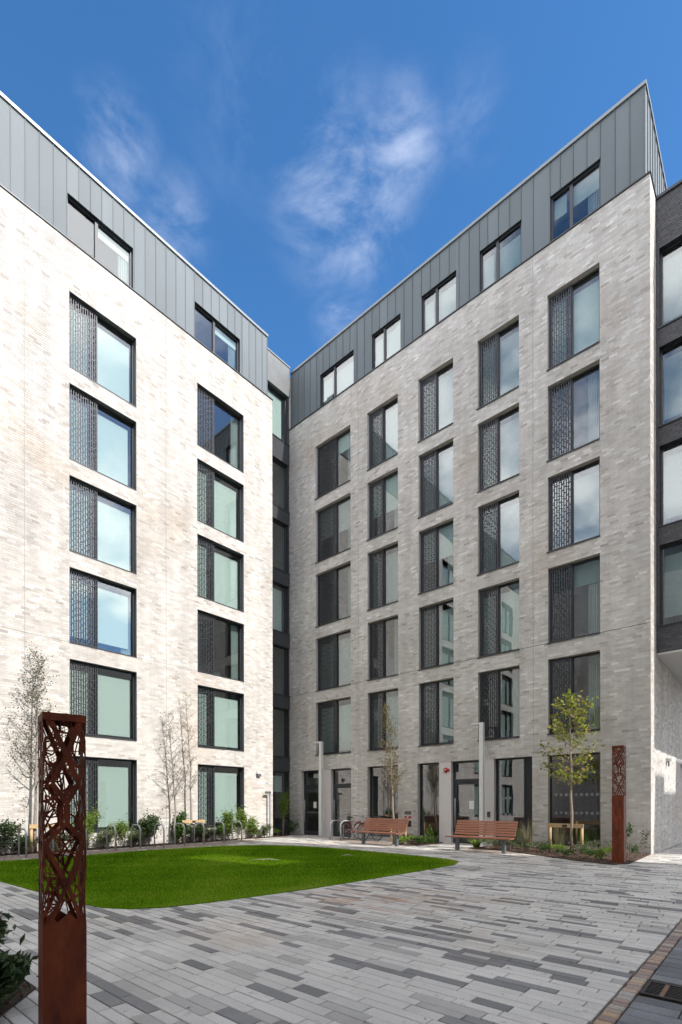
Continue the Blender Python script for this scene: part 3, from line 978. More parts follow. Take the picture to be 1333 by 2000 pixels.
def door(parent, u, w, h, hinge_left=True, paper=True, exit_sign=False, midrail=2.25, pushbar=True, loc_y=0.0):
    m = MB(); d0, d1 = 0.17, 0.24
    f = 0.06
    m.box(0, w, d0, d1, h - f, h); m.box(0, f, d0, d1, 0, h - f); m.box(w - f, w, d0, d1, 0, h - f)
    m.box(f, w - f, d0, d1, midrail, midrail + 0.10); m.box(f, w - f, d0, d1, 0.0, 0.02)
    fr = m.build('door_frame', DARK, parent); fr.location = (u, loc_y, 0.02)
    m = MB()
    m.box(f + .005, f + 0.095, d0 + 0.012, d1 - 0.012, 0.025, midrail - 0.005); m.box(w - f - 0.095, w - f - .005, d0 + 0.012, d1 - 0.012, 0.025, midrail - 0.005)
    m.box(f + 0.095, w - f - 0.095, d0 + 0.012, d1 - 0.012, 0.025, 0.19); m.box(f + 0.095, w - f - 0.095, d0 + 0.012, d1 - 0.012, midrail - 0.10, midrail - 0.005)
    m.build('door_leaf', DARK, fr)
    MB().box(f + 0.09, w - f - 0.09, d0 + 0.03, d0 + 0.038, 0.185, midrail - 0.095).build('door_pane', GLASS2, fr)
    MB().box(f, w - f, d0 + 0.03, d0 + 0.038, midrail + 0.095, h - f).build('fanlight', GLASS2, fr)
    hx = f + 0.05 if hinge_left else w - f - 0.05
    m = MB()
    m.tube([(hx, d0 - 0.06, 0.55), (hx, d0 - 0.06, 1.65)], 0.016, 8)
    m.tube([(hx, d0 - 0.06, 0.65), (hx, d0 + 0.012, 0.65)], 0.010, 6).tube([(hx, d0 - 0.06, 1.55), (hx, d0 + 0.012, 1.55)], 0.010, 6)
    m.build('pull_handle', STEEL, fr, True)
    MB().box(w / 2 - 0.2, w / 2 + 0.2, d0 - 0.035, d0 - 0.001, midrail + 0.015, midrail + 0.075).build('door_closer', DARK, fr)
    if paper:
        MB().box(w * 0.55, w * 0.55 + 0.2, d0 + 0.022, d0 + 0.024, 1.25, 1.55).build('door_notice', PAPER, fr)
    if exit_sign:
        MB().box(w * 0.55, w * 0.55 + 0.38, d0 + 0.022, d0 + 0.026, h - 0.34, h - 0.14).build('sign_plate', SIGNG, fr)
    x = f + 0.15
    m = MB()
    while x < w - f - 0.2:
        for zz in (1.02,):
            m.quad((x, d0 + 0.0265, zz), (x + 0.07, d0 + 0.0265, zz), (x + 0.07, d0 + 0.0265, zz + 0.07), (x, d0 + 0.0265, zz + 0.07))
        x += 0.15
    m.build('glass_markings', FROST, fr)
    return fr


def gf_room(parent, u0, u1, name='lobby_interior', back=4.0):
    m = MB(); x0, x1, y0, y1, z0, z1 = u0, u1, 0.245, back, 0.015, 3.05
    m.quad((x0, y1, z0), (x1, y1, z0), (x1, y1, z1), (x0, y1, z1)); m.quad((x0, y0, z0), (x0, y1, z0), (x0, y1, z1), (x0, y0, z1))
    m.quad((x1, y1, z0), (x1, y0, z0), (x1, y0, z1), (x1, y1, z1)); m.quad((x0, y0, z0), (x1, y0, z0), (x1, y1, z0), (x0, y1, z0))
    m.quad((x0, y0, z1), (x0, y1, z1), (x1, y1, z1), (x1, y0, z1))
    return m.build(name, ROOM, parent)


# brick jamb left of door 1, piers of pale render between the doors
MB().box(-16.08, -15.32, 0.012, 0.30, 0, GT - 0.001).build('render_pier', RENDER, RW)
MB().box(-9.78, -9.28, 0.012, 0.30, 0, GT - 0.001).build('render_pier', RENDER, RW)
MB().box(-8.12, -7.61, 0.012, 0.30, 0, GT - 0.001).build('render_pier', RENDER, RW)
door(RW, -17.19, 1.11, 3.0, True, True, True)
door(RW, -15.32, 1.21, 3.0, True, False, False)
door(RW, -9.28, 1.16, 3.0, True, True, False)
gf_room(RW, -17.3, -14.0)
gf_room(RW, -10.8, -6.2)
window(RW, -13.21, 0.10, 1.57, GT - 0.10, None, style='plain', blind=0.0, glass=GLASS2, depth=0.17, sill=False, interior=True)
window(RW, -10.73, 0.02, 0.95, GT - 0.02, None, style='plain', blind=0.0, glass=GLASS2, depth=0.17, sill=False, interior=False)
window(RW, -7.61, 0.02, 1.34, GT - 0.02, None, style='plain', blind=0.0, glass=GLASS2, sill=False, interior=False, louvre=0.31, dots=True)
window(RW, -5.76, 0.10, 1.56, GT - 0.10, None, style='plain', blind=0.0, glass=GLASS2, sill=False, interior=True, dots=True)

# ================================================================ GLAZED LINK in the corner
GL = thing('stair_link', 'narrow recessed glazed link between the two pale brick wings, dark spandrel bands', 'building', (-17.95, 0, 0), R_(90))
lv = [22.5, 18.75, 17.78, 15.50, 14.90, 12.55, 11.93, 9.62, 8.98, 6.64, 6.02, 3.68, 3.02, 0.72, 0.0]
y0_, y1_ = 14.9, 16.72
m = MB().box(y0_, y1_, -0.02, 0.5, 21.10, 22.50)
m.build('fascia_panel', GPANEL, GL)
MB().box(y0_, y1_ + 0.02, -0.05, 0.5, 22.50, 22.56).build('parapet_coping', ZTRIM, GL)
for (a, b_) in ((17.78, 18.75), (14.90, 15.50), (11.93, 12.55), (8.98, 9.62), (6.02, 6.64), (3.02, 3.68), (0.0, 0.72)):
    p = MB().box(y0_, y1_, 0.0, 0.3, a, b_ - 0.001).build('spandrel', SPAND, GL)
    MB().box(y0_, y1_ + 0.01, -0.03, 0.02, b_, b_ + 0.03).build('spandrel_cap', DARK, p)
    MB().box(y1_ - 0.35, y1_ - 0.18, -0.006, -0.001, (a + b_) / 2 - 0.01, (a + b_) / 2 + 0.02).build('vent_slot', BLACK, p)
for (a, b_) in ((18.78, 21.10), (15.53, 17.78), (12.58, 14.90), (9.65, 11.93), (6.67, 8.98), (3.71, 6.02), (0.75, 3.02)):
    m = MB(); d = 0.14
    m.box(y0_, y1_, d, d + 0.07, a, a + 0.05).box(y0_, y1_, d, d + 0.07, b_ - 0.06, b_ - 0.001).box(y1_ - 0.16, y1_ - 0.001, d, d + 0.07, a + 0.05, b_ - 0.06)
    m.box(y1_ - 0.09, y1_ - 0.002, 0.03, d, a, b_ - 0.001)
    fr = m.build('window', DARK, GL)
    MB().box(y0_, y1_ - 0.155, d + 0.03, d + 0.04, a + 0.045, b_ - 0.055).build('pane', GLASS, fr)
    if round(a, 2) in (18.78, 9.65, 0.75):
        zb = a + 0.1 if a > 5 else a + 1.3
        MB().box(y0_, y1_ - 0.3, d + 0.12, d + 0.124, zb, b_ - 0.2).build('blind', BLIND, fr)
m = MB()
m.quad((y0_ - 0.5, 3.0, 0), (y1_, 3.0, 0), (y1_, 3.0, 22.4), (y0_ - 0.5, 3.0, 22.4))
m.quad((y1_, 3.0, 0), (y1_, 0.2, 0), (y1_, 0.2, 22.4), (y1_, 3.0, 22.4))
m.quad((y0_ - 0.1, 0.2, 0), (y0_ - 0.1, 3.0, 0), (y0_ - 0.1, 3.0, 22.4), (y0_ - 0.1, 0.2, 22.4))
for z in (0.01, 3.3, 6.3, 9.3, 12.2, 15.2, 18.2, 21.2):
    m.box(y0_ - 0.1, y1_, 0.3, 3.0, z, z + 0.1)
m.build('stairwell_interior', ROOM, GL)

# ================================================================ BLACK BRICK BLOCK over the passage
BY = 17.60
BB = thing('dark_brick_building', 'black brick block bridging the passage at the right edge, wide windows', 'building', (0, BY, 0), 0)
BX0, BX1 = -2.865, 0.25
bands = [(18.03, 19.50), (15.10, 15.64), (12.13, 12.71), (9.16, 9.72), (5.95, 6.76)]
bh = [(-2.78, -0.35, 15.64, 18.03), (-2.78, -0.35, 12.71, 15.10), (-2.78, -0.35, 9.72, 12.13), (-2.78, -0.35, 6.76, 9.16)]
wall_backing('wall', BB, BX0, BX1, 5.95, 19.50, bh, DMORT, revmat=DARK)
brickwork(BB, BX0, BX1, 5.95, 19.49, bh, (0, -17.6, 1.45), BLK, 150, view=(-2.86, 0, 6.0, 19.5), name='black_brick')
for (a, b_, c, d) in bh:
    window(BB, a, c, b_ - a, d - c, None, style='plain', blind=0.9, sill=True, depth=0.16, sillout=0.03, gapr=0.05, bcol=BLIND2)
MB().box(BX0 + 0.001, BX1, -0.05, 0.25, 19.50, 19.58).build('parapet_coping', DARK, BB)
m = MB(); m.box(BX0 + .001, BX1, 0.0, 6.2, 5.90, 5.949)
m.build('soffit', SOFF, BB)
m = MB(); m.quad((BX1, 0.01, 5.95), (BX1, 6.2, 5.95), (BX1, 6.2, 19.5), (BX1, 0.01, 19.5))
m.quad((BX1, 6.2, 5.95), (BX0, 6.2, 5.95), (BX0, 6.2, 19.5), (BX1, 6.2, 19.5))
m.build('side_wall', BLK, BB)
MB().quad((BX0, 0.1, 19.4), (BX1, 0.1, 19.4), (BX1, 6.2, 19.4), (BX0, 6.2, 19.4)).build('roof', ROOF, BB)

# ================================================================ BUILDINGS BEHIND AND BESIDE THE CAMERA (they shade the court and show in the glass)
SB = thing('apartment_building', 'pale brick apartment wing that closes the court behind the viewer', 'building', (0, -11.0, 0), R_(180))
sh = []
for i in range(8):
    u = -14.5 + i * 3.1
    for t in TOPS:
        sh.append((u, u + 1.5, t - WH, t))
    sh.append((u, u + 1.5, 0.3, GT))
wall_backing('wall', SB, -15.0, 17.2, -0.1, BT, sh, MORT)
brickwork(SB, -15.0, 17.2, -0.05, BT - 0.01, sh, (0, 0, 0), BR, 0)
for (a, b_, c, d) in sh:
    window(SB, a, c, b_ - a, round(d - c, 3), 0.7, style='plain', blind=rnd.choice((0.0, 0.4, 0.97, 0.97)), simple_=True)
m = MB(); m.box(-15.0, 17.2, 0.12, 9, BT + 0.001, PT); m.build('zinc_storey', ZINC, SB)
MB().quad((17.2, 9, -.1), (-15, 9, -.1), (-15, 9, BT), (17.2, 9, BT)).quad((-15, 9, -.1), (-15, .01, -.1), (-15, .01, BT), (-15, 9, BT)).quad((17.2, .01, -.1), (17.2, 9, -.1), (17.2, 9, BT), (17.2, .01, BT)).build('side_wall', BREV, SB)

EX = 7.0
EB = thing('low_building', 'pale brick building along the right side of the court, with an added thin shading wall on top', 'building', (EX, 0, 0), 0)
EH = 14.0
MB().box(0, 7, -10.5, 15.45, -0.1, EH).build('wall', BREV, EB)
TZ = 21.9
gp = (9.55, 10.75, 14.55, 17.75)      # opening shaped to let a sun patch fall on the lawn
m = MB()
m.box(0, 0.25, -10.5, gp[0], EH + .001, TZ); m.box(0, 0.25, gp[1], 15.45, EH + .001, TZ)
m.box(0, 0.25, gp[0], gp[1], EH + .001, gp[2]); m.box(0, 0.25, gp[0], gp[1], gp[3], TZ)
m.build('shading_wall', BREV, EB)  # thin unseen wall added to keep sun off the court
m = MB(); z = gp[2] + 0.02
while z < gp[3] - 0.04:
    m.box(0.10, 0.14, gp[0], gp[1], z, z + 0.010); z += 0.085
m.build('sun_filter_slats', DARK, EB)  # slats added to weaken the sun coming through the opening
NB = thing('low_building', 'low pale building beyond the passage, out to the right', 'building', (11.0, 0, 0), 0)
MB().box(0, 6, 18.95, 20.4, -0.1, 14.9).box(0, 6, 20.4, 22.8, -0.1, 14.4).box(0, 6, 22.8, 30, -0.1, 15.6).build('wall', BREV, NB)

# ================================================================ GROUND
g = MB().quad((-400, -400, -0.12), (400, -400, -0.12), (400, 400, -0.12), (-400, 400, -0.12)).build('ground', GROUND)
g['kind'] = 'structure'

LAWN = [(-15.2, 3.5), (-14.95, 4.6), (-15.0, 5.8), (-15.1, 7.0), (-15.1, 8.2), (-14.95, 9.4), (-14.6, 10.6), (-13.9, 11.6), (-12.9, 12.15), (-11.6, 12.3),
        (-10.0, 12.22), (-8.6, 12.1), (-7.4, 11.97), (-6.6, 11.8), (-6.15, 11.5), (-5.92, 10.9), (-5.90, 10.1), (-5.95, 8.65), (-6.02, 7.35),
        (-6.10, 6.08), (-6.24, 5.08), (-6.39, 4.25), (-6.55, 3.7), (-6.82, 3.32), (-7.16, 3.12), (-7.74, 3.04), (-8.6, 3.02), (-10.0, 2.96), (-11.5, 2.90),
        (-13.3, 2.88), (-14.6, 3.0)]
BEDS = {
    'L': [(-17.2, 3.0), (-16.75, 4.2), (-16.62, 6.3), (-16.60, 9.3), (-16.75, 11.4), (-16.92, 13.0), (-16.9, 14.4), (-16.95, 15.2), (-17.2, 15.9), (-17.85, 16.74), (-17.94, 16.2), (-17.94, 15.01), (-17.2, 14.99)],
    'R2': [(-7.75, 15.15), (-6.3, 14.95), (-5.2, 14.3), (-4.1, 13.65), (-3.05, 13.25), (-2.80, 13.75), (-2.87, 16.74), (-7.55, 16.74)],
    'R1': [(-10.95, 15.35), (-10.2, 14.75), (-9.6, 15.0), (-9.45, 16.0), (-9.6, 16.74), (-11.6, 16.74)],
    'C': [(-4.42, 1.40), (-4.88, 1.40), (-9.0, 1.40), (-9.0, -2.0), (-3.05, -2.0), (-3.05, 0.6), (-3.9, 0.95)],
}
GRAVEL = {
    'L': [(-16.75, 3.0), (-15.2, 3.0), (-14.98, 4.6), (-15.03, 5.8), (-15.13, 7.0), (-15.13, 8.2), (-14.98, 9.4), (-14.75, 10.5), (-15.3, 12.0), (-16.3, 13.9), (-16.92, 13.9),
          (-16.75, 11.4), (-16.60, 9.3), (-16.62, 6.3)],
    'R1': [(-14.6, 15.9), (-14.2, 15.2), (-12.6, 14.75), (-10.2, 14.55), (-10.2, 14.75), (-10.95, 15.35), (-11.6, 16.1), (-13.9, 16.15)],
    'R2': [(-7.9, 14.55), (-6.3, 14.2), (-5.2, 13.95), (-5.2, 14.3), (-6.3, 14.95), (-7.75, 15.15)],
}


def inpoly(P, xy):
    P = np.asarray(P); x, y = xy[:, 0], xy[:, 1]
    c = np.zeros(len(xy), bool)
    j = len(P) - 1
    for i in range(len(P)):
        xi, yi = P[i]; xj, yj = P[j]
        t = ((yi > y) != (yj > y)) & (x < (xj - xi) * (y - yi) / ((yj - yi) + 1e-12) + xi)
        c ^= t
        j = i
    return c


def slab(name, P, z, mat, parent=None, thick=0.1):
    n = len(P)
    v = [(x, y, z) for x, y in P] + [(x, y, z - thick) for x, y in P]
    f = [list(range(n))] + [[i, i + n, (i + 1) % n + n, (i + 1) % n] for i in range(n)]
    a = sum(P[i][0] * P[(i + 1) % n][1] - P[(i + 1) % n][0] * P[i][1] for i in range(n))
    if a < 0:
        f[0] = f[0][::-1]
    return mesh_obj(name, v, f, mat, parent)


pb = MB().quad((-19, -11, -0.045), (7.0, -11, -0.045), (7.0, 30, -0.045), (-19, 30, -0.045)).build('pavement', PBASE)
pb['kind'] = 'structure'

# paving planks in courses that run along X
cour = []
y = 0.0
widths = [0.12, 0.10, 0.13, 0.10, 0.12, 0.10]
k = 0
rp = np.random.default_rng(11)
blocks = []
y = -1.5
while y < 24:
    wv = widths[k % 6] * (1.0 + 0.0 * (k % 2))
    x = -18.2 + rp.uniform(0, 0.5)
    x_end = -0.965 if y < 16.6 else 3.8
    if y > 9.5: x_end = 3.0 if y < 16.6 else 3.8
    while x < x_end:
        L_ = rp.choice([0.28, 0.36, 0.42, 0.50, 0.58]) 
        x2 = min(x + L_, x_end)
        if x2 - x > 0.05:
            blocks.append((x, x2 - 0.006, y, y + wv - 0.006))
        x += L_
    y += wv
    k += 1
Bk = np.array(blocks)
cen = np.stack([(Bk[:, 0] + Bk[:, 1]) / 2, (Bk[:, 2] + Bk[:, 3]) / 2], 1)
keep = np.ones(len(Bk), bool)
for P in [LAWN] + list(BEDS.values()) + list(GRAVEL.values()):
    allin = np.ones(len(Bk), bool)
    for (i, j) in ((0, 2), (1, 2), (0, 3), (1, 3)):
        allin &= inpoly(P, np.stack([Bk[:, i], Bk[:, j]], 1))
    keep &= ~allin
keep &= ~((cen[:, 1] > YR) & (cen[:, 0] < RU1))
keep &= ~(cen[:, 0] < -17.9)
Bk = Bk[keep]; cen = cen[keep]
n = len(Bk)
# colours come in clumps, as laid
tn = rp.random(n)
tone = np.where(tn < 0.17, rp.uniform(0, 0.16, n), np.where(tn < 0.30, rp.uniform(0.2, 0.33, n), rp.uniform(0.38, 1.0, n)))
# camera-space visibility of each paver
vx, vy = -math.sin(TH), math.cos(TH)
dep = cen[:, 0] * vx + cen[:, 1] * vy
lat = cen[:, 0] * vy - cen[:, 1] * vx
with np.errstate(divide='ignore', invalid='ignore'):
    px = 666.5 + 987 * lat / dep; py = 1571.3 + 987 * 1.45 / dep
vis = (dep > 1) & (px > 0) & (px < 1333) & (py < 2000)
order = np.argsort(np.where(vis, dep, 1e9))[:300]
sel = np.zeros(n, bool); sel[order] = True
hgt = rp.uniform(-0.002, 0.002, n)
proto = {}


def paver_mesh(L_, W_, mat, name, bev=0.004, H=0.05):
    a, b = L_ / 2, W_ / 2
    v = [(-a, -b, -H), (a, -b, -H), (a, b, -H), (-a, b, -H), (-a, -b, -bev), (a, -b, -bev), (a, b, -bev), (-a, b, -bev),
         (-a + bev, -b + bev, 0), (a - bev, -b + bev, 0), (a - bev, b - bev, 0), (-a + bev, b - bev, 0)]
    f = [[0, 1, 5, 4], [1, 2, 6, 5], [2, 3, 7, 6], [3, 0, 4, 7], [4, 5, 9, 8], [5, 6, 10, 9], [6, 7, 11, 10], [7, 4, 8, 11], [8, 9, 10, 11]]
    me = bpy.data.meshes.new(name); me.from_pydata(v, [], f); me.update(); me.materials.append(mat)
    return me


def lay(name, me, loc, tone_, parent, rz=0.0):
    o = bpy.data.objects.new(name, me); COL.objects.link(o); o.parent = parent
    o.location = loc; o.rotation_euler = (rnd.uniform(-.003, .003), rnd.uniform(-.002, .002), rz); o['tone'] = float(tone_)
    return o


for i in np.where(sel)[0]:
    key = (round(Bk[i, 1] - Bk[i, 0], 3), round(Bk[i, 3] - Bk[i, 2], 3))
    if key not in proto:
        proto[key] = paver_mesh(key[0], key[1], PAV, 'paver')
    lay('paver', proto[key], (cen[i, 0], cen[i, 1], hgt[i]), tone[i], pb)
rest = Bk[~sel]
V = []; F = []
x0, x1, y0, y1 = rest.T; hz = hgt[~sel]; e = 0.004
zb = np.full(len(rest), -0.05)
VV = np.stack([np.stack(q, -1) for q in ((x0, y0, zb), (x1, y0, zb), (x1, y1, zb), (x0, y1, zb),
                                         (x0 + e, y0 + e, hz), (x1 - e, y0 + e, hz), (x1 - e, y1 - e, hz), (x0 + e, y1 - e, hz))], 1).reshape(-1, 3)
FF = (np.arange(len(rest))[:, None, None] * 8 + np.array([(4, 5, 6, 7), (0, 1, 5, 4), (1, 2, 6, 5), (2, 3, 7, 6), (3, 0, 4, 7)])[None]).reshape(-1, 4)
o = mesh_obj('pavers', VV, FF, PAV, pb, np.repeat(tone[~sel], 5)); o['kind'] = 'stuff'

# sett border and dark plank strip on the right
se = {}
y = 2.2
i = 0
while y < 9.4:
    L_ = rnd.choice((0.075, 0.09, 0.10, 0.11))
    key = L_
    if key not in se: se[key] = paver_mesh(0.105, L_ - 0.008, SETT, 'sett', 0.007)
    if i < 78:
        lay('sett', se[key], (-0.902 + rnd.uniform(-.003, .003), y + L_ / 2, 0.001 + rnd.uniform(-.002, .002)), rnd.random(), pb, rnd.uniform(-.02, .02))
    y += L_
    i += 1
y = 2.2; dk = {}
while y < 9.4:
    W_ = 0.155
    x = -0.84 - rnd.uniform(0.0, 0.0)
    first = True
    while x < 1.5:
        L_ = rnd.choice((0.35, 0.55, 0.7)) if not first else rnd.choice((0.3, 0.5))
        first = False
        if not (x < -0.28 and x + L_ > -0.84 and y + W_ > 4.42 and y < 4.80):
            key = L_
            if key not in dk: dk[key] = paver_mesh(L_ - 0.007, W_ - 0.007, DPAV, 'paver')
            lay('paver', dk[key], (x + L_ / 2, y + W_ / 2, rnd.uniform(-.002, .001)), rnd.random(), pb)
        x += L_
    y += W_

DG = thing('drain_grate', 'dark iron drain grate set in the grey planks beside the sett border', 'drain grate', (-0.835, 4.43, 0))
MB().box(0.03, 0.56, 0.03, 0.32, -0.042, -0.040).build('pit_shade', PITSHADE, DG)  # shallow black sheet painted as the shade under the bars
m = MB(); m.box(0.0, 0.6, 0.0, 0.022, -0.04, 0.0).box(0.0, 0.6, 0.333, 0.355, -0.04, 0.0).box(0, 0.022, 0.022, 0.333, -0.04, 0).box(0.578, 0.6, 0.022, 0.333, -0.04, 0)
m.build('frame', IRON, DG)
for k in range(8):
    yy = 0.045 + k * 0.036
    MB().box(0.022, 0.578, yy, yy + 0.014, -0.03, -0.004).build('bar', IRON, DG)
for xx in (0.12, 0.33, 0.50):
    MB().box(xx, xx + 0.03, 0.022, 0.333, -0.025, -0.002).build('cross_bar', RUSTB, DG)

# gravel, soil and lawn
for kx, P in GRAVEL.items():
    o = slab('gravel_strip', P, -0.004 if kx == 'L' else -0.003, GRAV); o['kind'] = 'structure'
for kx, P in BEDS.items():
    o = slab('planting_soil', P, 0.02, SOIL); o['kind'] = 'structure'


def lawn_mat():
    m, n, l, p = newmat('lawn_turf')
    a = pnoise(n, l, 1.1, 5, 0.6)
    b = pnoise(n, l, 30, 5, 0.7)
    r = N(n, 'ShaderNodeValToRGB')
    e = r.color_ramp.elements
    e[0].position, e[0].color = 0.30, (0.07, 0.18, 0.003, 1)
    e[1].position, e[1].color = 0.64, (0.13, 0.22, 0.010, 1)
    ee = e.new(0.72); ee.color = (0.24, 0.20, 0.05, 1)
    mm = N(n, 'ShaderNodeMath', operation='MULTIPLY_ADD'); mm.inputs[1].default_value = 0.35
    l.new(b.outputs[0], mm.inputs[0]); 
    m2 = N(n, 'ShaderNodeMath', operation='MULTIPLY'); m2.inputs[1].default_value = 0.65
    l.new(a.outputs[0], m2.inputs[0]); l.new(m2.outputs[0], mm.inputs[2])
    l.new(mm.outputs[0], r.inputs[0]); l.new(r.outputs[0], p.inputs['Base Color'])
    p.inputs['Roughness'].default_value = 0.9
    p.inputs['Specular IOR Level'].default_value = 0.0
    return m


o = slab('lawn', LAWN, 0.012, lawn_mat()); o['kind'] = 'structure'


def scatter_in(P, dens, rg, near=None):
    P = np.asarray(P); x0, y0 = P.min(0); x1, y1 = P.max(0)
    nn = int((x1 - x0) * (y1 - y0) * dens)
    q = np.stack([rg.uniform(x0, x1, nn), rg.uniform(y0, y1, nn)], 1)
    return q[inpoly(P, q)]


rg = np.random.default_rng(3)
q = scatter_in(LAWN, 3600, rg)
# keep near turf dense, thin it out with distance
dist = np.hypot(q[:, 0], q[:, 1])
q = q[rg.random(len(q)) < np.clip((9.0 / dist) ** 1.5, 0.25, 1.0)]
nb = len(q)
ang = rg.uniform(0, 2 * np.pi, nb); lean = rg.uniform(-0.5, 0.5, (nb, 2)) * 0.03
dist = np.hypot(q[:, 0], q[:, 1])
bw = rg.uniform(0.0025, 0.004, nb) * np.clip(dist / 7, 1, 2.2); bhh = rg.uniform(0.012, 0.030, nb)
vx_ = np.stack([np.cos(ang) * bw, np.sin(ang) * bw], 1)
A = np.concatenate([q - vx_, np.full((nb, 1), 0.010)], 1); Bv = np.concatenate([q + vx_, np.full((nb, 1), 0.010)], 1)
C_ = np.concatenate([q + lean, (0.010 + bhh)[:, None]], 1)
lf = np.zeros(nb)
for (fx, fy, ph, am) in ((0.5, 0.9, 0.3, 0.9), (1.3, -0.7, 1.9, 0.6), (2.1, 2.6, 4.0, 0.5), (-3.4, 2.9, 2.2, 0.35), (5.2, 4.1, 0.9, 0.25), (-7.7, 6.3, 3.3, 0.2)):
    lf += am * np.sin(fx * q[:, 0] + fy * q[:, 1] + ph)
LP = np.array(LAWN); ed = np.full(nb, 9.0)
for i in range(len(LP)):
    p0, p1 = LP[i], LP[(i + 1) % len(LP)]
    d_ = p1 - p0; tpar = np.clip(((q - p0) @ d_) / (d_ @ d_), 0, 1)
    ed = np.minimum(ed, np.linalg.norm(q - (p0 + tpar[:, None] * d_), axis=1))
worn = np.exp(-(ed / 0.35) ** 2) * 0.28 * (0.6 + 0.4 * np.sin(q[:, 0] * 3 + q[:, 1] * 2.3))
tt = np.clip(0.40 + 0.13 * lf + worn * 1.3 + rg.normal(0, 0.22, nb), 0, 1)
o = mesh_obj('grass', np.stack([A, Bv, C_], 1).reshape(-1, 3), np.arange(nb * 3).reshape(-1, 3), L_GRASS, None, tt)
o['kind'] = 'stuff'
o['label'] = 'short mown green grass of the curved lawn'; o['category'] = 'grass'


def chips(name, Ps, dens, size, mat, z, label, cat, rg):
    V = []; F = []; T = []
    allq = np.concatenate([scatter_in(P, dens, rg) for P in Ps])
    nn = len(allq)
    s = rg.uniform(0.5, 1.0, nn) * size
    a = rg.uniform(0, 2 * np.pi, nn); el = rg.uniform(0.35, 1.0, nn)
    cx, sx = np.cos(a), np.sin(a)
    base = np.stack([allq[:, 0], allq[:, 1], np.full(nn, z)], 1)
    ux = np.stack([cx * s, sx * s, rg.uniform(-.3, .3, nn) * s], 1); uy = np.stack([-sx * s * el, cx * s * el, rg.uniform(-.3, .3, nn) * s], 1)
    up = np.stack([np.zeros(nn), np.zeros(nn), s * 0.6], 1)
    VV = np.stack([base - ux, base - uy, base + ux, base + uy, base + up], 1).reshape(-1, 3)
    FF = (np.arange(nn)[:, None, None] * 5 + np.array([(0, 1, 4), (1, 2, 4), (2, 3, 4), (3, 0, 4)])[None]).reshape(-1, 3)
    o = mesh_obj(name, VV, FF, mat, None, np.repeat(rg.random(nn), 4)); o['kind'] = 'stuff'
    o['label'] = label; o['category'] = cat
    return o


chips('mulch', BEDS.values(), 260, 0.028, MULCH, 0.024, 'dark brown bark mulch on the planting beds', 'mulch', rg)
chips('pebbles', GRAVEL.values(), 700, 0.011, PEB, -0.002, 'loose fine pinkish gravel by the bike hoops and benches', 'gravel', rg)

# ================================================================ STREET FURNITURE


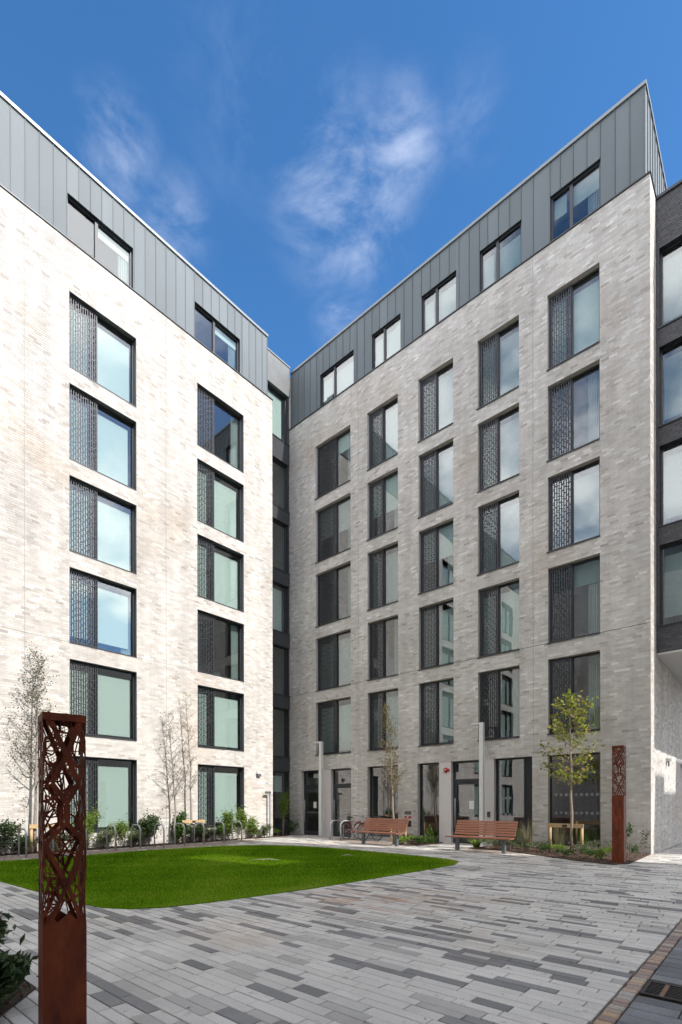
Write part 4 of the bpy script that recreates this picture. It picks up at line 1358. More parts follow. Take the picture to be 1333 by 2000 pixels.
def lattice_column(loc, H, zs, label, seed, w=0.26, rotz=0.0):
    """weathering steel post: solid folded box below zs, laser-cut web above"""
    t = thing('steel_column', label, 'sculpture post', loc, rotz)
    h = w / 2; th = 0.006
    # solid lower casing, upper edge with cut points
    m = MB()
    for s_ in range(4):
        M = Matrix.Rotation(s_ * math.pi / 2, 4, 'Z')
        outer = [(-h, -h, 0), (h, -h, 0), (h, -h, zs - 0.01), (h * 0.75, -h, zs + 0.055), (h * 0.55, -h, zs + 0.02), (h * 0.2, -h, zs + 0.065),
                 (-h * 0.35, -h, zs + 0.015), (-h * 0.6, -h, zs + 0.05), (-h, -h, zs - 0.01)]
        inner = [(x * (1 - th / h), -h + th, z) for (x, y, z) in outer]
        b = len(m.v); n_ = len(outer)
        m.v += [tuple(M @ Vector(q)) for q in outer] + [tuple(M @ Vector(q)) for q in inner]
        m.f.append([b + i for i in range(n_)]); m.t.append(0)
        m.f.append([b + n_ + i for i in range(n_)][::-1]); m.t.append(0)
        for i in range(1, n_ - 1):
            m.f.append([b + i, b + i + n_, b + i + 1 + n_, b + i + 1]); m.t.append(0)
    m.build('casing', RUST, t)
    m = MB()
    for s_ in range(4):
        M = Matrix.Rotation(s_ * math.pi / 2, 4, 'Z')
        m.box(-h + 0.0, h - th, -h - 0.001, -h + th, H - 0.045, H, M=M)
    m.box(-h + th, h - th, -h + th, h - th, H - 0.008, H - 0.003)
    m.build('top_band', RUST, t)
    Lz = H - zs
    for s_ in range(4):
        m = MB()
        M = Matrix.Rotation(s_ * math.pi / 2, 4, 'Z')
        r = random.Random(seed + s_ * 13)
        cnt = [0]

        def P(u, wv):     # u 0..1 across, wv 0 top .. 1 bottom
            return Vector(((u - 0.5) * w, 0, H - wv * Lz))

        def bar(p, q, bw):
            cnt[0] += 1
            off = -h + 0.003 + (cnt[0] % 17) * 0.00012
            a = Vector((p.x, off, p.z)); c = Vector((q.x, off, q.z))
            mm = MB(); mm.bar(a, c, bw, 0.005, up=(0, 1, 0))
            bb = len(m.v)
            m.v.extend([tuple(M @ Vector(v)) for v in mm.v]); m.f.extend([[bb + i for i in f] for f in mm.f]); m.t.extend(mm.t)

        c = 0.5 + (0.05 if s_ == 0 else r.uniform(-.06, .06))
        sA = [(0.93, 1.02), (c, 0.81), (0.05, 0.615), (c, 0.52), (c + .02, 0.43), (0.20, 0.33), (c, 0.20), (0.10, 0.0)]
        sB = [(0.10, 1.02), (c, 0.81), (0.96, 0.615), (c, 0.52), (c - .02, 0.43), (0.82, 0.33), (c, 0.20), (0.90, 0.0)]
        for S_ in (sA, sB):
            for i in range(len(S_) - 1):
                bar(P(*S_[i]), P(*S_[i + 1]), 0.024 + 0.006 * (S_[i][1] < 0.6))
        # edge strands that wander along the corners
        for e_ in (0, 1):
            u = 0.02 if e_ == 0 else 0.98; z = 1.0; pu = u
            while z > 0.02:
                dz = r.uniform(0.05, 0.12); nu = (r.uniform(0.0, 0.04) if r.random() < 0.5 else r.uniform(0.10, 0.26))
                nu = nu if e_ == 0 else 1 - nu
                bar(P(pu, z), P(nu, max(z - dz, 0)), 0.007)
                pu = nu; z -= dz
        for u0_, u1_ in ((0.14, 0.10), (0.86, 0.92), (0.62, 0.45)):
            z = 1.0; pu = u0_
            while z > 0.35:
                dz = r.uniform(0.09, 0.2); nu = min(0.97, max(0.03, u1_ + r.uniform(-.09, .09)))
                bar(P(pu, z), P(nu, z - dz), 0.006)
                pu = nu; z -= dz
        # web, denser upward
        pts = []
        for k in range(105):
            wv = r.random() ** 1.45 * 0.97
            pts.append((r.uniform(0.02, 0.98), wv))
        for i, (u, wv) in enumerate(pts):
            ds = sorted(((u - a) ** 2 * 0.07 + (wv - b2) ** 2 * 1.6, j) for j, (a, b2) in enumerate(pts) if j != i)[:3]
            for d_, j in ds:
                bar(P(u, wv), P(*pts[j]), r.uniform(0.0055, 0.0115))
        # leaf-vein patches of fine ladder cuts
        for (cu, cw, ru, rw) in ((0.52, 0.07, 0.12, 0.035), (0.85, 0.265, 0.10, 0.03), (0.22, 0.25, 0.09, 0.04), (0.25, 0.12, 0.1, 0.03), (0.6, 0.38, 0.08, 0.03)):
            for k in range(6):
                z_ = cw - rw + 2 * rw * k / 5
                bar(P(cu - ru, z_ + 0.012), P(cu + ru, z_ - 0.012), 0.0032)
            for k in range(4):
                u_ = cu - ru + 2 * ru * k / 3
                bar(P(u_, cw - rw), P(u_ + 0.03, cw + rw), 0.0032)
        m.build('web_panel', RUST, t)
    return t


lattice_column((-3.345, 1.205, 0), 1.995, 0.735, 'short rust-red steel post with lacy cut-out web, in the left foreground', 21, w=0.232, rotz=R_(78))
lattice_column((-3.04, 13.80, 0), 2.87, 1.62, 'tall rust-red steel post with cut-out top, in the bed by the right corner', 77, rotz=R_(90))


def lamp_post(loc, H, label):
    t = thing('street_lamp', label, 'lamp post', loc, 0, 'square lamp posts before the right wing')
    s = 0.07
    MB().box(-s, s, -s, s, 0, H - 0.055).build('pole', LAMP, t)
    MB().box(-0.36, s, -s, s, H - 0.054, H).build('post_arm', LAMP, t)
    MB().box(-0.33, -0.10, -0.05, 0.05, H - 0.060, H - 0.055).build('lamp_lens', PAPER, t)
    MB().box(-0.11, 0.11, -0.11, 0.11, 0, 0.012).build('base_plate', STEEL, t)
    MB().box(-0.03, 0.03, -s - 0.003, -s + 0.001, 0.6, 0.85).build('access_door', LAMP, t)


lamp_post((-15.62, 16.45, 0), 4.27, 'pale square lamp post between the two left doors')
lamp_post((-7.86, 16.35, 0), 4.27, 'pale square lamp post behind the right-hand bench')
# slim low post against the sunlit wall
t = thing('slim_post', 'slim grey post with short arm against the sunlit wall end', 'path light', (-17.02, 14.66, 0))
MB().box(-0.035, 0.035, -0.035, 0.035, 0, 1.92).build('pole', STEEL, t)
MB().box(-0.035, 0.035, -0.25, 0.035, 1.921, 2.02).build('post_arm', LINING, t)


def bench(loc, rotz, label):
    t = thing('park_bench', label, 'bench', loc, rotz, 'hardwood benches facing the lawn')
    Lh = 1.03
    for k in range(5):
        y = -0.32 + k * 0.105
        o_ = MB().box(-Lh, Lh, y, y + 0.085, 0.415 + (0.006 * abs(k - 2)), 0.450 + (0.006 * abs(k - 2))).build('seat_slat', WOOD, t)
    for k in range(6):
        zz = 0.50 + k * 0.075
        y = 0.215 + k * 0.026
        M = Matrix.Translation((0, y, zz)) @ Matrix.Rotation(R_(-19), 4, 'X')
        MB().box(-Lh, Lh, -0.014, 0.014, 0, 0.062, M=M).build('back_slat', WOOD, t)
    for s in (-1, 1):
        x = s * (Lh - 0.24)
        MB().box(x - 0.05, x + 0.05, -0.05, 0.05, 0.0, 0.38).build('leg', BENCHLEG, t)
        m = MB(); m.box(x - 0.02, x + 0.02, -0.32, 0.20, 0.38, 0.414)
        m.bar((x, 0.23, 0.40), (x, 0.385, 0.95), 0.04, 0.025, up=(0, 1, 0))
        m.build('bracket', BENCHLEG, t)
    m = MB(); m.bar((0, 0.235, 0.42), (0, 0.38, 0.93), 0.05, 0.02, up=(0, 1, 0)); m.build('centre_bracket', BENCHLEG, t)
    MB().box(-0.05, 0.05, -0.3, 0.2, 0.39, 0.414).build('centre_support', BENCHLEG, t)
    return t


bench((-10.85, 14.45, 0), R_(-5), 'reddish slatted bench with bicycles behind its left end')
bench((-6.92, 14.25, 0), R_(-5), 'reddish slatted bench in front of the lamp post and glazed door')


def hoop(loc, rotz, label, w=0.70, h=0.78, group='steel bike hoops along the gravel'):
    r = 0.024; R = w / 2 if w < 0.5 else 0.20
    pts = [(-w / 2, 0, 0), (-w / 2, 0, h - R)]
    for k in range(1, 7):
        a = math.pi - k / 6 * math.pi / 2
        pts.append((-w / 2 + R + R * math.cos(a), 0, h - R + R * math.sin(a)))
    for k in range(1, 7):
        a = math.pi / 2 - k / 6 * math.pi / 2
        pts.append((w / 2 - R + R * math.cos(a), 0, h - R + R * math.sin(a)))
    pts.append((w / 2, 0, 0))
    o = MB().tube(pts, r, 10).build('bike_hoop', STEEL, None, True)
    o.location = loc; o.rotation_euler = (0, 0, rotz)
    tag(o, label, 'bike stand', group)


ordn = ['leftmost', 'second', 'third', 'fourth', 'fifth', 'sixth', 'seventh', 'eighth', 'ninth', 'tenth']
hy = [4.75, 5.65, 6.34, 7.23, 8.04, 8.87, 9.65, 10.5, 11.45, 12.35]
for i, yy in enumerate(hy):
    xx = -16.05 if i < 7 else -16.05 - (i - 6) * 0.10
    lab = 'leftmost steel bike hoop by the lawn, left of the rusty post' if i == 0 else (
        'rightmost steel bike hoop by the lawn, nearest the wall end' if i == 9 else
        ordn[i] + ' steel bike hoop from the left on the gravel by the lawn')
    hoop((xx, yy, 0), 0, lab, w=0.62)
for i, (xx, yy) in enumerate(((-14.05, 15.75), (-13.35, 15.6))):
    hoop((xx, yy, 0), R_(70), ('left' if i == 0 else 'right') + ' steel hoop of the pair that holds the red bicycle', w=0.62,
         group='steel bike hoops by the doors')


def bicycle(loc, rotz, label, col, basket=True):
    t = thing('bicycle', label, 'bicycle', loc, rotz)
    R = 0.335
    for nm, x in (('wheel', -0.52), ('wheel', 0.54)):
        ring = [(x + R * math.cos(a), 0, R + R * math.sin(a)) for a in [2 * math.pi * k / 28 for k in range(28)]]
        w = MB().tube(ring, 0.017, 8, closed=True).build('wheel', RUBBER, t, True)
        m = MB()
        r2 = [(x + (R - 0.025) * math.cos(a), 0, R + (R - 0.025) * math.sin(a)) for a in [2 * math.pi * k / 28 for k in range(28)]]
        m.tube(r2, 0.008, 6, closed=True)
        for k in range(18):
            a = 2 * math.pi * k / 18
            m.bar((x, 0.02 * (-1) ** k, R), (x + (R - 0.02) * math.cos(a), 0, R + (R - 0.02) * math.sin(a)), 0.003, 0.003, up=(0, 1, 0))
        m.tube([(x, -0.05, R), (x, 0.05, R)], 0.02, 8)
        m.build('rim', STEEL, w)
    m = MB()
    bbk = (-0.08, 0, 0.28); seat = (-0.22, 0, 0.76); head = (0.36, 0, 0.80); hb = (0.40, 0, 0.66); rear = (-0.52, 0, R); front = (0.54, 0, R)
    m.tube([bbk, seat], 0.016, 8).tube([seat, (0.365, 0, 0.76)], 0.014, 8).tube([bbk, hb], 0.017, 8).tube([head, hb], 0.018, 8)
    for s in (-1, 1):
        m.tube([(rear[0], 0.05 * s, rear[2]), (seat[0], 0.012 * s, seat[2] - 0.05)], 0.008, 6)
        m.tube([(rear[0], 0.05 * s, rear[2]), (bbk[0], 0.02 * s, bbk[2])], 0.009, 6)
        m.tube([(hb[0], 0.02 * s, hb[2] + 0.02), (front[0] - 0.03, 0.05 * s, front[2] + 0.1), (front[0], 0.05 * s, front[2])], 0.010, 6)
    m.build('bike_frame', col, t, True)
    m = MB(); m.tube([seat, (-0.25, 0, 0.90)], 0.012, 8); m.build('seat_post', STEEL, t, True)
    m = MB()
    for k, (x, ww, z) in enumerate(((-0.38, 0.075, 0.93), (-0.30, 0.07, 0.92), (-0.20, 0.03, 0.91), (-0.10, 0.02, 0.90))):
        m.v += [(x, -ww, z - 0.015), (x, ww, z - 0.015), (x, ww * 0.8, z + 0.015), (x, -ww * 0.8, z + 0.015)]
        if k:
            b = (k - 1) * 4
            for i in range(4):
                m.f.append([b + i, b + (i + 1) % 4, b + 4 + (i + 1) % 4, b + 4 + i]); m.t.append(0)
    m.f += [[3, 2, 1, 0], [12, 13, 14, 15]]
    m.build('saddle', BLACK, t)
    m = MB(); m.tube([head, (0.345, 0, 0.93), (0.36, 0, 0.97)], 0.012, 8)
    m.tube([(0.20, -0.29, 0.98), (0.33, -0.22, 1.0), (0.38, -0.06, 0.98), (0.38, 0.06, 0.98), (0.33, 0.22, 1.0), (0.20, 0.29, 0.98)], 0.011, 8)
    m.build('handlebar', BLACK, t, True)
    m = MB()
    ring = [(-0.08 + 0.085 * math.cos(a), 0.045, 0.28 + 0.085 * math.sin(a)) for a in [2 * math.pi * k / 16 for k in range(16)]]
    m.tube(ring, 0.006, 6, closed=True)
    m.bar((-0.08, 0.06, 0.28), (0.03, 0.06, 0.15), 0.02, 0.012, up=(0, 1, 0)).bar((-0.08, -0.06, 0.28), (-0.19, -0.06, 0.41), 0.02, 0.012, up=(0, 1, 0))
    m.box(-0.01, 0.08, 0.06, 0.15, 0.135, 0.155).box(-0.24, -0.15, -0.15, -0.06, 0.405, 0.425)
    m.build('crankset', STEEL, t)
    for x in (-0.52, 0.54):
        pts = [(x + (R + 0.03) * math.cos(a), 0, R + (R + 0.03) * math.sin(a)) for a in [R_(20) + R_(140) * k / 10 for k in range(11)]]
        MB().tube(pts, 0.014, 6).build('mudguard', BLACK, t, True)
    if basket:
        m = MB(); x0, x1, y0, y1, z0, z1 = 0.44, 0.70, -0.17, 0.17, 0.80, 1.04
        for k in range(7):
            z = z0 + (z1 - z0) * k / 6
            m.bar((x0, y0, z), (x1, y0, z), .006, .006).bar((x1, y0, z), (x1, y1, z), .006, .006).bar((x1, y1, z), (x0, y1, z), .006, .006).bar((x0, y1, z), (x0, y0, z), .006, .006)
        for k in range(9):
            f_ = k / 8
            m.bar((x0 + (x1 - x0) * f_, y0, z0), (x0 + (x1 - x0) * f_, y0, z1), .005, .005).bar((x0 + (x1 - x0) * f_, y1, z0), (x0 + (x1 - x0) * f_, y1, z1), .005, .005)
            m.bar((x0, y0 + (y1 - y0) * f_, z0), (x0, y0 + (y1 - y0) * f_, z1), .005, .005).bar((x1, y0 + (y1 - y0) * f_, z0), (x1, y0 + (y1 - y0) * f_, z1), .005, .005)
            m.bar((x0, y0 + (y1 - y0) * f_, z0), (x1, y0 + (y1 - y0) * f_, z0), .005, .005)
        m.build('basket', STEEL, t)
    return t


bicycle((-13.15, 15.80, 0), R_(-10), 'red bicycle with wire front basket locked to a hoop behind the bench', REDP)
bicycle((-12.85, 16.30, 0), R_(-8), 'dark bicycle without basket, half hidden behind the red one', BLACK, basket=False)

# tree guards


def tree_guard(loc, rotz, label, w=0.95, h=0.88):
    t = thing('tree_guard', label, 'tree stake', loc, rotz)
    for s in (-1, 1):
        MB().tube([(s * w / 2, 0, 0), (s * w / 2, 0, h - 0.02)], 0.042, 10).build('stake', STAKE, t, True)
    MB().box(-w / 2 - 0.07, w / 2 + 0.07, -0.065, -0.043, h - 0.13, h - 0.01).build('cross_rail', STAKE, t)
    MB().box(-0.07, 0.07, -0.075, -0.066, h - 0.11, h - 0.04).build('tree_tie', BLACK, t)


tree_guard((-4.86, 15.62, 0), R_(-8), 'pale timber stake frame holding the leafy tree at the right')
tree_guard((-16.80, 10.66, 0), R_(90), 'pale timber stake frame at the sunlit wall, right-hand birch', w=0.85)
tree_guard((-16.78, 5.55, 0), R_(90), 'pale timber stake frame at the sunlit wall behind the near rusty post', w=0.7)
tree_guard((-10.95, 15.75, 0), R_(-5), 'timber stake frame behind the bench by the bicycles', w=0.7, h=0.7)

# ================================================================ PLANTS


def leaves_np(C, size, rg, stretch=1.7, up=0.3):
    n = len(C)
    a = rg.normal(0, 1, (n, 3)); a[:, 2] *= 0.6
    a /= np.linalg.norm(a, axis=1)[:, None] + 1e-9
    b = rg.normal(0, 1, (n, 3)); b -= (b * a).sum(1)[:, None] * a
    b /= np.linalg.norm(b, axis=1)[:, None] + 1e-9
    s = (rg.uniform(0.6, 1.15, n) * size)[:, None]
    nrm = np.cross(a, b)
    tip = C + a * s * stretch * 0.5
    tail = C - a * s * stretch * 0.5
    l = C + b * s * 0.42 + nrm * s * 0.12; r = C - b * s * 0.42 + nrm * s * 0.12
    V = np.stack([tail, l, tip, r], 1).reshape(-1, 3)
    return V, np.arange(n * 4).reshape(-1, 4)


def shrub(px_, py_, r, h, label, mat, n=500, size=0.045, cat='shrub', seed=0, lumps=5, stems=6, base=0.02, open_=0.0, group=None, stretch=1.7, name='shrub'):
    rg = np.random.default_rng(seed + 100)
    t = thing(name, label, cat, (px_, py_, base), 0, group)
    m = MB()
    heads = []
    for k in range(stems):
        a = rg.uniform(0, 2 * np.pi); rr = r * rg.uniform(0.15, 0.8); hh = h * rg.uniform(0.6, 0.95)
        p = (rr * math.cos(a), rr * math.sin(a), hh)
        m.tube([(0.02 * math.cos(a), 0.02 * math.sin(a), 0), (p[0] * 0.4, p[1] * 0.4, hh * 0.5), p], [0.008, 0.006, 0.003], 5)
        heads.append(p)
    m.build('stems', BARK, t)
    C = []
    for k in range(lumps):
        if k < len(heads) and rg.random() < 0.8:
            c = np.array(heads[k]) * np.array([1, 1, 0.85])
        else:
            a = rg.uniform(0, 2 * np.pi); rr = r * rg.uniform(0, 0.6)
            c = np.array([rr * math.cos(a), rr * math.sin(a), h * rg.uniform(0.25, 0.75)])
        q = rg.normal(0, 1, (n // lumps, 3)); q /= np.linalg.norm(q, axis=1)[:, None]
        q *= (rg.random(len(q)) ** 0.45)[:, None]
        q *= np.array([r * 0.55, r * 0.55, h * 0.30]) * rg.uniform(0.6, 1.1)
        C.append(c + q)
    C = np.concatenate(C); C[:, 2] = np.abs(C[:, 2]) + 0.02
    out_ = rg.random(len(C)) < 0.18
    C[out_] += rg.normal(0, 1, (out_.sum(), 3)) * np.array([r * 0.28, r * 0.28, h * 0.14]); C[:, 2] = np.abs(C[:, 2])
    V, F = leaves_np(C, size, rg, stretch)
    T = np.clip(rg.normal(0.5, 0.22, len(C)), 0, 1)
    mesh_obj('foliage', V, F, mat, t, T)
    return t


def grass_clump(px_, py_, r, h, label, mat, n=120, cat='ornamental grass', seed=0, wid=0.006, group=None, base=0.02, name='grass_clump', flowers=None):
    rg = np.random.default_rng(seed + 300)
    V = []; F = []; T = []
    for k in range(n):
        a = rg.uniform(0, 2 * np.pi); rr = r * 0.25 * rg.random(); out = r * rg.uniform(0.2, 1.1); hh = h * rg.uniform(0.5, 1.0)
        d = np.array([math.cos(a), math.sin(a)]); s = np.array([-d[1], d[0]]) * wid
        p0 = d * rr; 
        prev = None
        segs = 4
        tn_ = rg.random()
        for i in range(segs + 1):
            f = i / segs
            c = p0 + d * out * f ** 1.8; z = hh * (f - 0.15 * f ** 3 * (out / r))
            w_ = (1 - f * 0.9)
            b = len(V)
            V.append((c[0] - s[0] * w_, c[1] - s[1] * w_, z)); V.append((c[0] + s[0] * w_, c[1] + s[1] * w_, z))
            if i:
                F.append([b - 2, b - 1, b + 1, b]); T.append(tn_)
    t = thing(name, label, cat, (px_, py_, base), 0, group)
    mesh_obj('blades', V, F, mat, t, T)
    return t


def tree(loc, H, label, leafmat, barkmat, crown_z0, crown_r, nbr, nleaf, leaf, trunk_r, seed, lean=(0, 0), group=None, up=0.9, profile='birch', cat='tree',
         name='birch_tree', forks=3):
    rg = np.random.default_rng(seed)
    t = thing(name, label, cat, loc, 0, group)
    m = MB()
    tp = []
    for k in range(9):
        f = k / 8
        tp.append((lean[0] * f * f + rg.normal(0, 0.015) * (k > 0), lean[1] * f * f + rg.normal(0, 0.015) * (k > 0), H * 0.97 * f))
    tr = [trunk_r * (1 - 0.86 * (k / 8)) for k in range(9)]
    m.tube(tp, tr, 8)
    m.build('trunk', barkmat, t, True)
    br = MB()
    tips = []
    tp = np.array(tp)

    def at(z):
        f = z / (H * 0.97) * 8; i = min(int(f), 7)
        return tp[i] + (tp[i + 1] - tp[i]) * (f - i)
    for k in range(nbr):
        f = (k + rg.random()) / nbr
        z = crown_z0 + (H * 0.97 - crown_z0) * f
        a = k * 2.4 + rg.normal(0, 0.4)
        if profile == 'birch':
            Lb = crown_r * (1.15 - 0.85 * f) * rg.uniform(0.6, 1.1)
        else:
            Lb = crown_r * math.sin(math.pi * min(max(f * 0.85 + 0.12, 0), 1)) ** 0.7 * rg.uniform(0.7, 1.1)
        p = at(z); d = np.array([math.cos(a), math.sin(a), up * rg.uniform(0.7, 1.3)])
        d /= np.linalg.norm(d)
        pts = [p]
        cur = p.copy(); dd = d.copy()
        for s in range(4):
            cur = cur + dd * Lb / 4
            dd = dd + np.array([rg.normal(0, .12), rg.normal(0, .12), rg.normal(0.05, .1)]); dd /= np.linalg.norm(dd)
            pts.append(cur.copy())
        r0 = max(0.004, trunk_r * 0.34 * (1 - 0.6 * f))
        br.tube(pts, [r0, r0 * .8, r0 * .6, r0 * .4, r0 * .2], 5)
        for s in range(1, 5):
            tips.append((pts[s], 0.10))
            for j in range(forks):
                dj = dd + rg.normal(0, .55, 3); dj /= np.linalg.norm(dj)
                q = pts[s] + dj * Lb * rg.uniform(0.18, 0.42)
                mid = (pts[s] + q) / 2 + rg.normal(0, 0.01, 3)
                br.tube([pts[s], mid, q], [r0 * .4, r0 * .3, r0 * .15], 4, cap=False)
                tips.append((q, 0.08)); tips.append((mid, 0.06))
    br.build('branches', barkmat, t, True)
    idx = rg.integers(0, len(tips), nleaf)
    P = np.array([tips[i][0] for i in idx]); s_ = np.array([tips[i][1] for i in idx])[:, None]
    C = P + rg.normal(0, 1, P.shape) * s_ * (crown_r / 0.9)
    V, F = leaves_np(C, leaf, rg, 1.35)
    mesh_obj('crown', V, F, leafmat, t, np.clip(rg.normal(0.5, 0.25, len(C)), 0, 1))
    return t


tree((-16.86, 5.33, 0.02), 6.1, 'tall thin birch at the far left, partly behind the rusty post', L_BIRCH, BARK, 1.9, 1.05, 34, 1700, 0.042, 0.055, 1, lean=(0, 0.10))
tree((-16.90, 9.98, 0.02), 4.9, 'nearly bare birch left of the timber frame, sunlit wall', L_BIRCH, BARK, 1.6, 0.85, 30, 620, 0.034, 0.045, 2, lean=(0, -0.3))
tree((-16.86, 10.64, 0.02), 5.75, 'taller bare birch rising out of the timber frame, sunlit wall', L_BIRCH, BARK, 1.9, 0.62, 26, 380, 0.032, 0.045, 3, lean=(0, -0.25))
tree((-10.94, 15.45, 0.02), 5.2, 'slim olive-brown birch behind the bench by the bicycles', L_STRAWLEAF, BARK2, 1.7, 0.66, 36, 2300, 0.042, 0.045, 4, lean=(-0.35, 0), up=1.3)
tree((-4.66, 15.50, 0.02), 4.65, 'young yellow-green broadleaf tree tied to stakes at the right', L_YEL, BARK2, 1.9, 0.80, 26, 1050, 0.092, 0.05, 5, up=0.55, profile='round', name='young_tree',
     lean=(-0.05, 0), forks=2)

# left bed (X about -16.9)
lb = [
    (4.35, 0.55, 1.15, L_DARK, 1500, 0.040, 'dense dark shrub at the far left edge beside the first hoop'),
    (5.05, 0.35, 0.50, L_DARK, 500, 0.035, 'low dark shrub behind the leftmost hoop'),
    (5.95, 0.40, 0.60, L_DARK, 600, 0.035, 'low dark shrub glimpsed through the near rusty post'),
    (6.85, 0.50, 1.45, L_LIME, 1300, 0.032, 'tall yellow-green shrub just right of the near rusty post'),
    (7.55, 0.38, 0.62, L_SAGE, 800, 0.032, 'low grey-green shrub under the left window'),
    (8.05, 0.48, 1.00, L_LIME, 900, 0.030, 'airy lime shrub below the right half of the left window'),
    (8.45, 0.35, 0.55, L_SAGE, 700, 0.032, 'low pale shrub between the lime and the dark shrubs'),
    (8.98, 0.42, 1.05, L_DARK, 1400, 0.045, 'round dark green shrub right of the left ground window'),
    (10.30, 0.40, 1.15, L_GREEN, 1100, 0.045, 'green shrub behind the left stake of the timber frame'),
    (10.85, 0.35, 0.70, L_DARK, 700, 0.045, 'dark shrub inside the timber frame at the wall'),
    (11.35, 0.35, 0.55, L_SAGE, 800, 0.030, 'greyish shrub right of the timber frame'),
    (11.85, 0.35, 0.60, L_GREEN, 600, 0.035, 'low green shrub under the second ground window, left half'),
    (12.35, 0.38, 1.15, L_LIME, 800, 0.045, 'bright lime shrub in front of the second ground window'),
    (13.10, 0.30, 1.30, L_LIME, 600, 0.045, 'narrow lime shrub at the right jamb of the second window'),
    (13.65, 0.30, 0.95, L_LIME, 260, 0.05, 'small bright sprouting shrub right of the second window'),
    (13.75, 0.32, 0.48, L_SAGE, 600, 0.035, 'low pale shrub below the wall light'),
    (14.25, 0.30, 0.55, L_SAGE, 500, 0.035, 'small pale shrub left of the slim post'),
]
for i, (yy, r, h, mt, nn, sz, lab) in enumerate(lb):
    shrub(-16.93, yy, r, h, lab, mt, int(nn * 1.6), sz * 1.35, seed=i, lumps=8)
shrub(-17.55, 15.9, 0.35, 2.1, 'tall leafy bamboo-like shrub in the corner by the glazed link', L_LIME, 900, 0.06, seed=50, lumps=8, stems=9)
shrub(-17.35, 16.35, 0.30, 0.7, 'low green shrub at the foot of the corner, right of the tall one', L_GREEN, 500, 0.05, seed=51)
shrub(-17.25, 15.35, 0.22, 0.35, 'tiny yellow-green plant at the sunlit wall corner', L_LIME, 160, 0.05, seed=52, cat='plant', name='plant')
# bed between the benches
for i, (x, y, r, h, mt, lab) in enumerate((
        (-10.25, 15.15, 0.35, 0.26, L_LIME, 'low bright green plant right of the bench leg'),
        (-9.95, 15.55, 0.35, 0.28, L_LIME, 'low bright green plant in the middle of the small bed'),
        (-9.75, 15.35, 0.30, 0.24, L_GREEN, 'low green plant at the right of the small bed'),
        (-9.80, 16.10, 0.22, 0.55, L_LIME, 'upright lime plant beside the narrow window'),
        (-10.85, 15.95, 0.30, 0.26, L_SAGE, 'low pale plant under the dry riser panel'))):
    shrub(x, y, r, h, lab, mt, 420, 0.05, seed=60 + i, cat='plant', name='plant', stretch=2.4)
grass_clump(-9.55, 15.85, 0.35, 0.40, 'arching green grass clump at the edge of the small bed', L_GREEN, 140, seed=1, wid=0.010)
# right bed
grass_clump(-7.65, 15.5, 0.42, 0.42, 'bright arching grass clump left of the lamp post', L_LIME, 170, seed=2, wid=0.011)
rb = [(-7.2, 15.4, .3, .34, L_LIME, 'low lime plant below the lamp post'), (-6.85, 15.3, .3, .30, L_SAGE, 'low sage plant below the middle of the right bench'),
      (-6.45, 15.35, .3, .32, L_SAGE, 'low pale plant near the right bench leg'), (-5.85, 15.0, .32, .26, L_SAGE, 'low sage plant right of the right bench'),
      (-5.5, 15.4, .35, .36, L_SAGE, 'mounded grey-green plant left of the stakes'), (-5.2, 14.8, .3, .24, L_GREEN, 'low green plant at the front left of the stakes'),
      (-4.75, 14.7, .3, .28, L_LIME, 'yellow-green plant in front of the staked tree'), (-4.3, 14.9, .32, .32, L_SAGE, 'silvery plant at the foot of the right stake'),
      (-3.95, 15.6, .4, .40, L_SAGE, 'silvery mound right of the stakes by the window'), (-3.85, 14.4, .3, .26, L_GREEN, 'low green plant behind the far rusty post'),
      (-3.5, 14.1, .26, .24, L_LIME, 'small lime plant left of the far rusty post'), (-4.4, 14.2, .28, .20, L_GREEN, 'flat green plant at the front edge of the right bed'),
      (-3.6, 15.2, .3, .28, L_LIME, 'low lime plant near the right pier')]
for i, (x, y, r, h, mt, lab) in enumerate(rb):
    shrub(x, y, r, h, lab, mt, 420, 0.032, seed=80 + i, cat='plant', name='plant')
grass_clump(-6.05, 15.8, 0.42, 1.15, 'tall feathery grass behind the right end of the right bench', L_STRAW, 150, seed=5, wid=0.005)
grass_clump(-6.35, 16.0, 0.30, 0.85, 'smaller feathery grass beside the tall one', L_SAGE, 90, seed=6, wid=0.005)
grass_clump(-4.95, 15.35, 0.30, 0.95, 'straw-coloured upright grass between the two stakes', L_STRAW, 170, seed=7, wid=0.006)
grass_clump(-4.5, 16.1, 0.30, 0.75, 'green upright grass behind the right stake', L_GREEN, 110, seed=8, wid=0.006)
shrub(-3.15, 15.2, 0.16, 1.0, 'thin young rose with a tuft of leaves right of the far post', L_GREEN, 70, 0.06, seed=95, lumps=3, stems=3)
shrub(-2.97, 15.9, 0.20, 0.75, 'sparse dark-leaved plant against the corner pier', L_DARK, 60, 0.05, seed=96, lumps=4, stems=4)
shrub(-3.02, 15.0, 0.18, 0.35, 'small green plant at the right end of the bed', L_GREEN, 150, 0.04, seed=97, cat='plant', name='plant')
# foreground corner bed
for i, (x, y, r, h, lab) in enumerate(((-4.15, 0.98, .26, .34, 'dark glossy shrub at the lower left corner beside the near post'),
                                       (-4.62, 1.02, .28, .36, 'dark glossy shrub behind the one beside the near post'),
                                       (-5.15, 1.22, .24, .44, 'dark shrub cut by the left edge of the picture'),
                                       (-3.95, 0.75, .26, .30, 'dark low shrub at the bottom edge'))):
    shrub(x, y, r, h, lab, L_DARK, 1500, 0.050, seed=120 + i, stretch=2.6, lumps=9, stems=8)

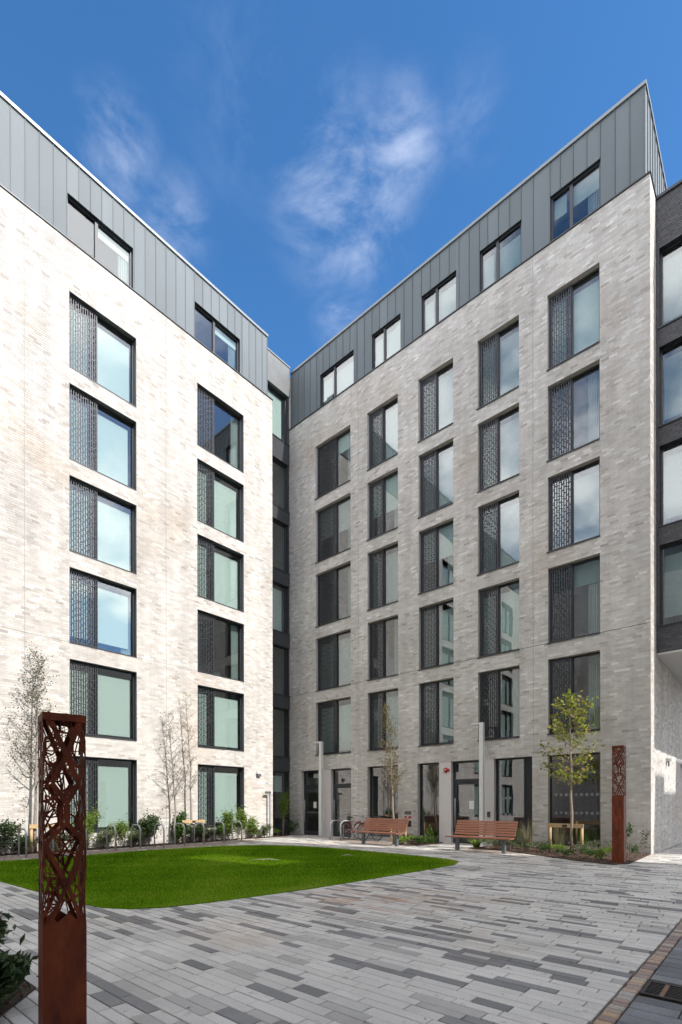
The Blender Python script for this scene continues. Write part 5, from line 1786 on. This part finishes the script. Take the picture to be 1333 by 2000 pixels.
# ================================================================ SMALL THINGS ON THE WALLS
t = thing('wall_light', 'small grey wall light with shade on the sunlit wall', 'wall light', (XL, 14.16, 2.78))
MB().box(-0.002, 0.10, -0.13, 0.13, 0.0, 0.09).build('housing', LAMP, t)
MB().box(0.0, 0.09, -0.11, 0.09, -0.11, -0.001).build('lens_box', LINING, t)
for i, (yy, lab) in enumerate(((19.30, 'small dark wall light in the passage, nearer the corner'), (22.45, 'small wall light deeper in the passage, cut by the edge'))):
    t = thing('wall_light', lab, 'wall light', (RU1, yy, 2.80))
    MB().box(-0.002, 0.06, -0.12, 0.12, -0.02, 0.12).build('housing', STEEL, t)
    MB().box(0.061, 0.16, -0.10, 0.10, 0.02, 0.11).build('shade', LAMP, t)
    MB().box(0.061, 0.09, -0.11, -0.03, -0.14, 0.019).build('sensor', BLACK, t)
t = thing('alarm_bell', 'round red fire alarm sounder on the render pier', 'alarm', (-9.49, YR + 0.012, 2.72))
m = MB()
for rr, dd in ((0.085, 0.0),):
    m.tube([(0, -0.0, 0), (0, -0.04, 0), (0, -0.07, 0)], [0.095, 0.09, 0.05], 20)
m.build('bell', REDP, t, True)
MB().box(-0.03, 0.03, -0.078, -0.071, -0.02, 0.02).build('bell_cap', PAPER, t)
MB().box(0.09, 0.15, -0.03, -0.001, -0.06, 0.05).build('sounder_box', REDP, t)
t = thing('door_entry_panel', 'small black door entry panel right of the lamp post', 'intercom', (-7.80, YR + 0.012, 1.09))
MB().box(-0.05, 0.05, -0.03, -0.001, -0.09, 0.09).build('panel', BLACK, t)
MB().box(-0.02, 0.02, -0.034, -0.0305, -0.05, 0.03).build('keypad', LINING, t)
t = thing('dry_riser_inlet', 'dry riser inlet cabinet with red panel low on the brick pier', 'inlet cabinet', (-11.17, YR, 0.87))
MB().box(-0.24, 0.24, -0.014, -0.004, -0.38, 0.38).build('surround', BREV, t)
MB().box(-0.16, 0.16, -0.022, -0.0145, 0.17, 0.31).build('upper_plate', LINING, t)
MB().box(-0.16, 0.16, -0.022, -0.0145, 0.03, 0.11).build('red_plate', REDP, t)
MB().box(-0.16, 0.16, -0.022, -0.0145, -0.31, -0.065).build('lower_plate', BLACK, t)
MB().tube([(0, -0.0225, 0.05), (0, -0.05, 0.05)], [0.05, 0.045], 14).build('inlet', STEEL, t, True)
t = thing('floor_light', 'small black spotlight on the ground by the bench', 'spotlight', (-9.95, 16.35, 0.02))
MB().tube([(0, 0, 0), (0, 0, 0.1)], 0.015, 6).build('spike', BLACK, t)
MB().tube([(0, -0.07, 0.12), (0, 0.07, 0.17)], [0.06, 0.045], 12).build('lamp_head', BLACK, t, True)

for i, (x, y, s, lab) in enumerate(((-9.95, 8.35, 0.28, 'pale fallen twig in the sunlit patch of the lawn'), (-9.1, 10.6, 0.12, 'small pale leaf lying near the far lawn edge'))):
    m = MB()
    m.tube([(-s, -s * .8, 0.03), (-s * .2, 0, 0.05), (s * .4, s * .5, 0.06), (s, s * 1.0, 0.03)], [0.004, 0.009, 0.008, 0.003], 6)
    m.tube([(0, 0.1 * s, 0.05), (s * .2, -s * .3, 0.04)], [0.006, 0.003], 5)
    m.tube([(s * .5, s * .55, 0.06), (s * .9, s * .2, 0.04)], [0.006, 0.003], 5)
    o = m.build('fallen_twig', TWIG, None, True); o.location = (x, y, 0); tag(o, lab, 'twig')

# a few fallen leaves on the paving
rg2 = np.random.default_rng(44)
fl = scatter_in([(-9, 1.8), (-1.1, 1.8), (-1.1, 12.5), (-5.5, 14.0), (-13, 13.6), (-9, 12.4), (-5.7, 11.5), (-5.8, 4.0), (-7, 2.8)], 2.2, rg2)
FLV, FLF = leaves_np(np.concatenate([fl, np.full((len(fl), 1), 0.012)], 1), 0.030, rg2, 1.5)
FLV[:, 2] = 0.006 + np.abs(FLV[:, 2] - 0.012) * 0.35
o = mesh_obj('fallen_leaves', FLV, FLF, L_STRAWLEAF, None, rg2.random(len(fl)))
o['kind'] = 'stuff'; o['label'] = 'small dry leaves scattered over the grey paving'; o['category'] = 'fallen leaves'
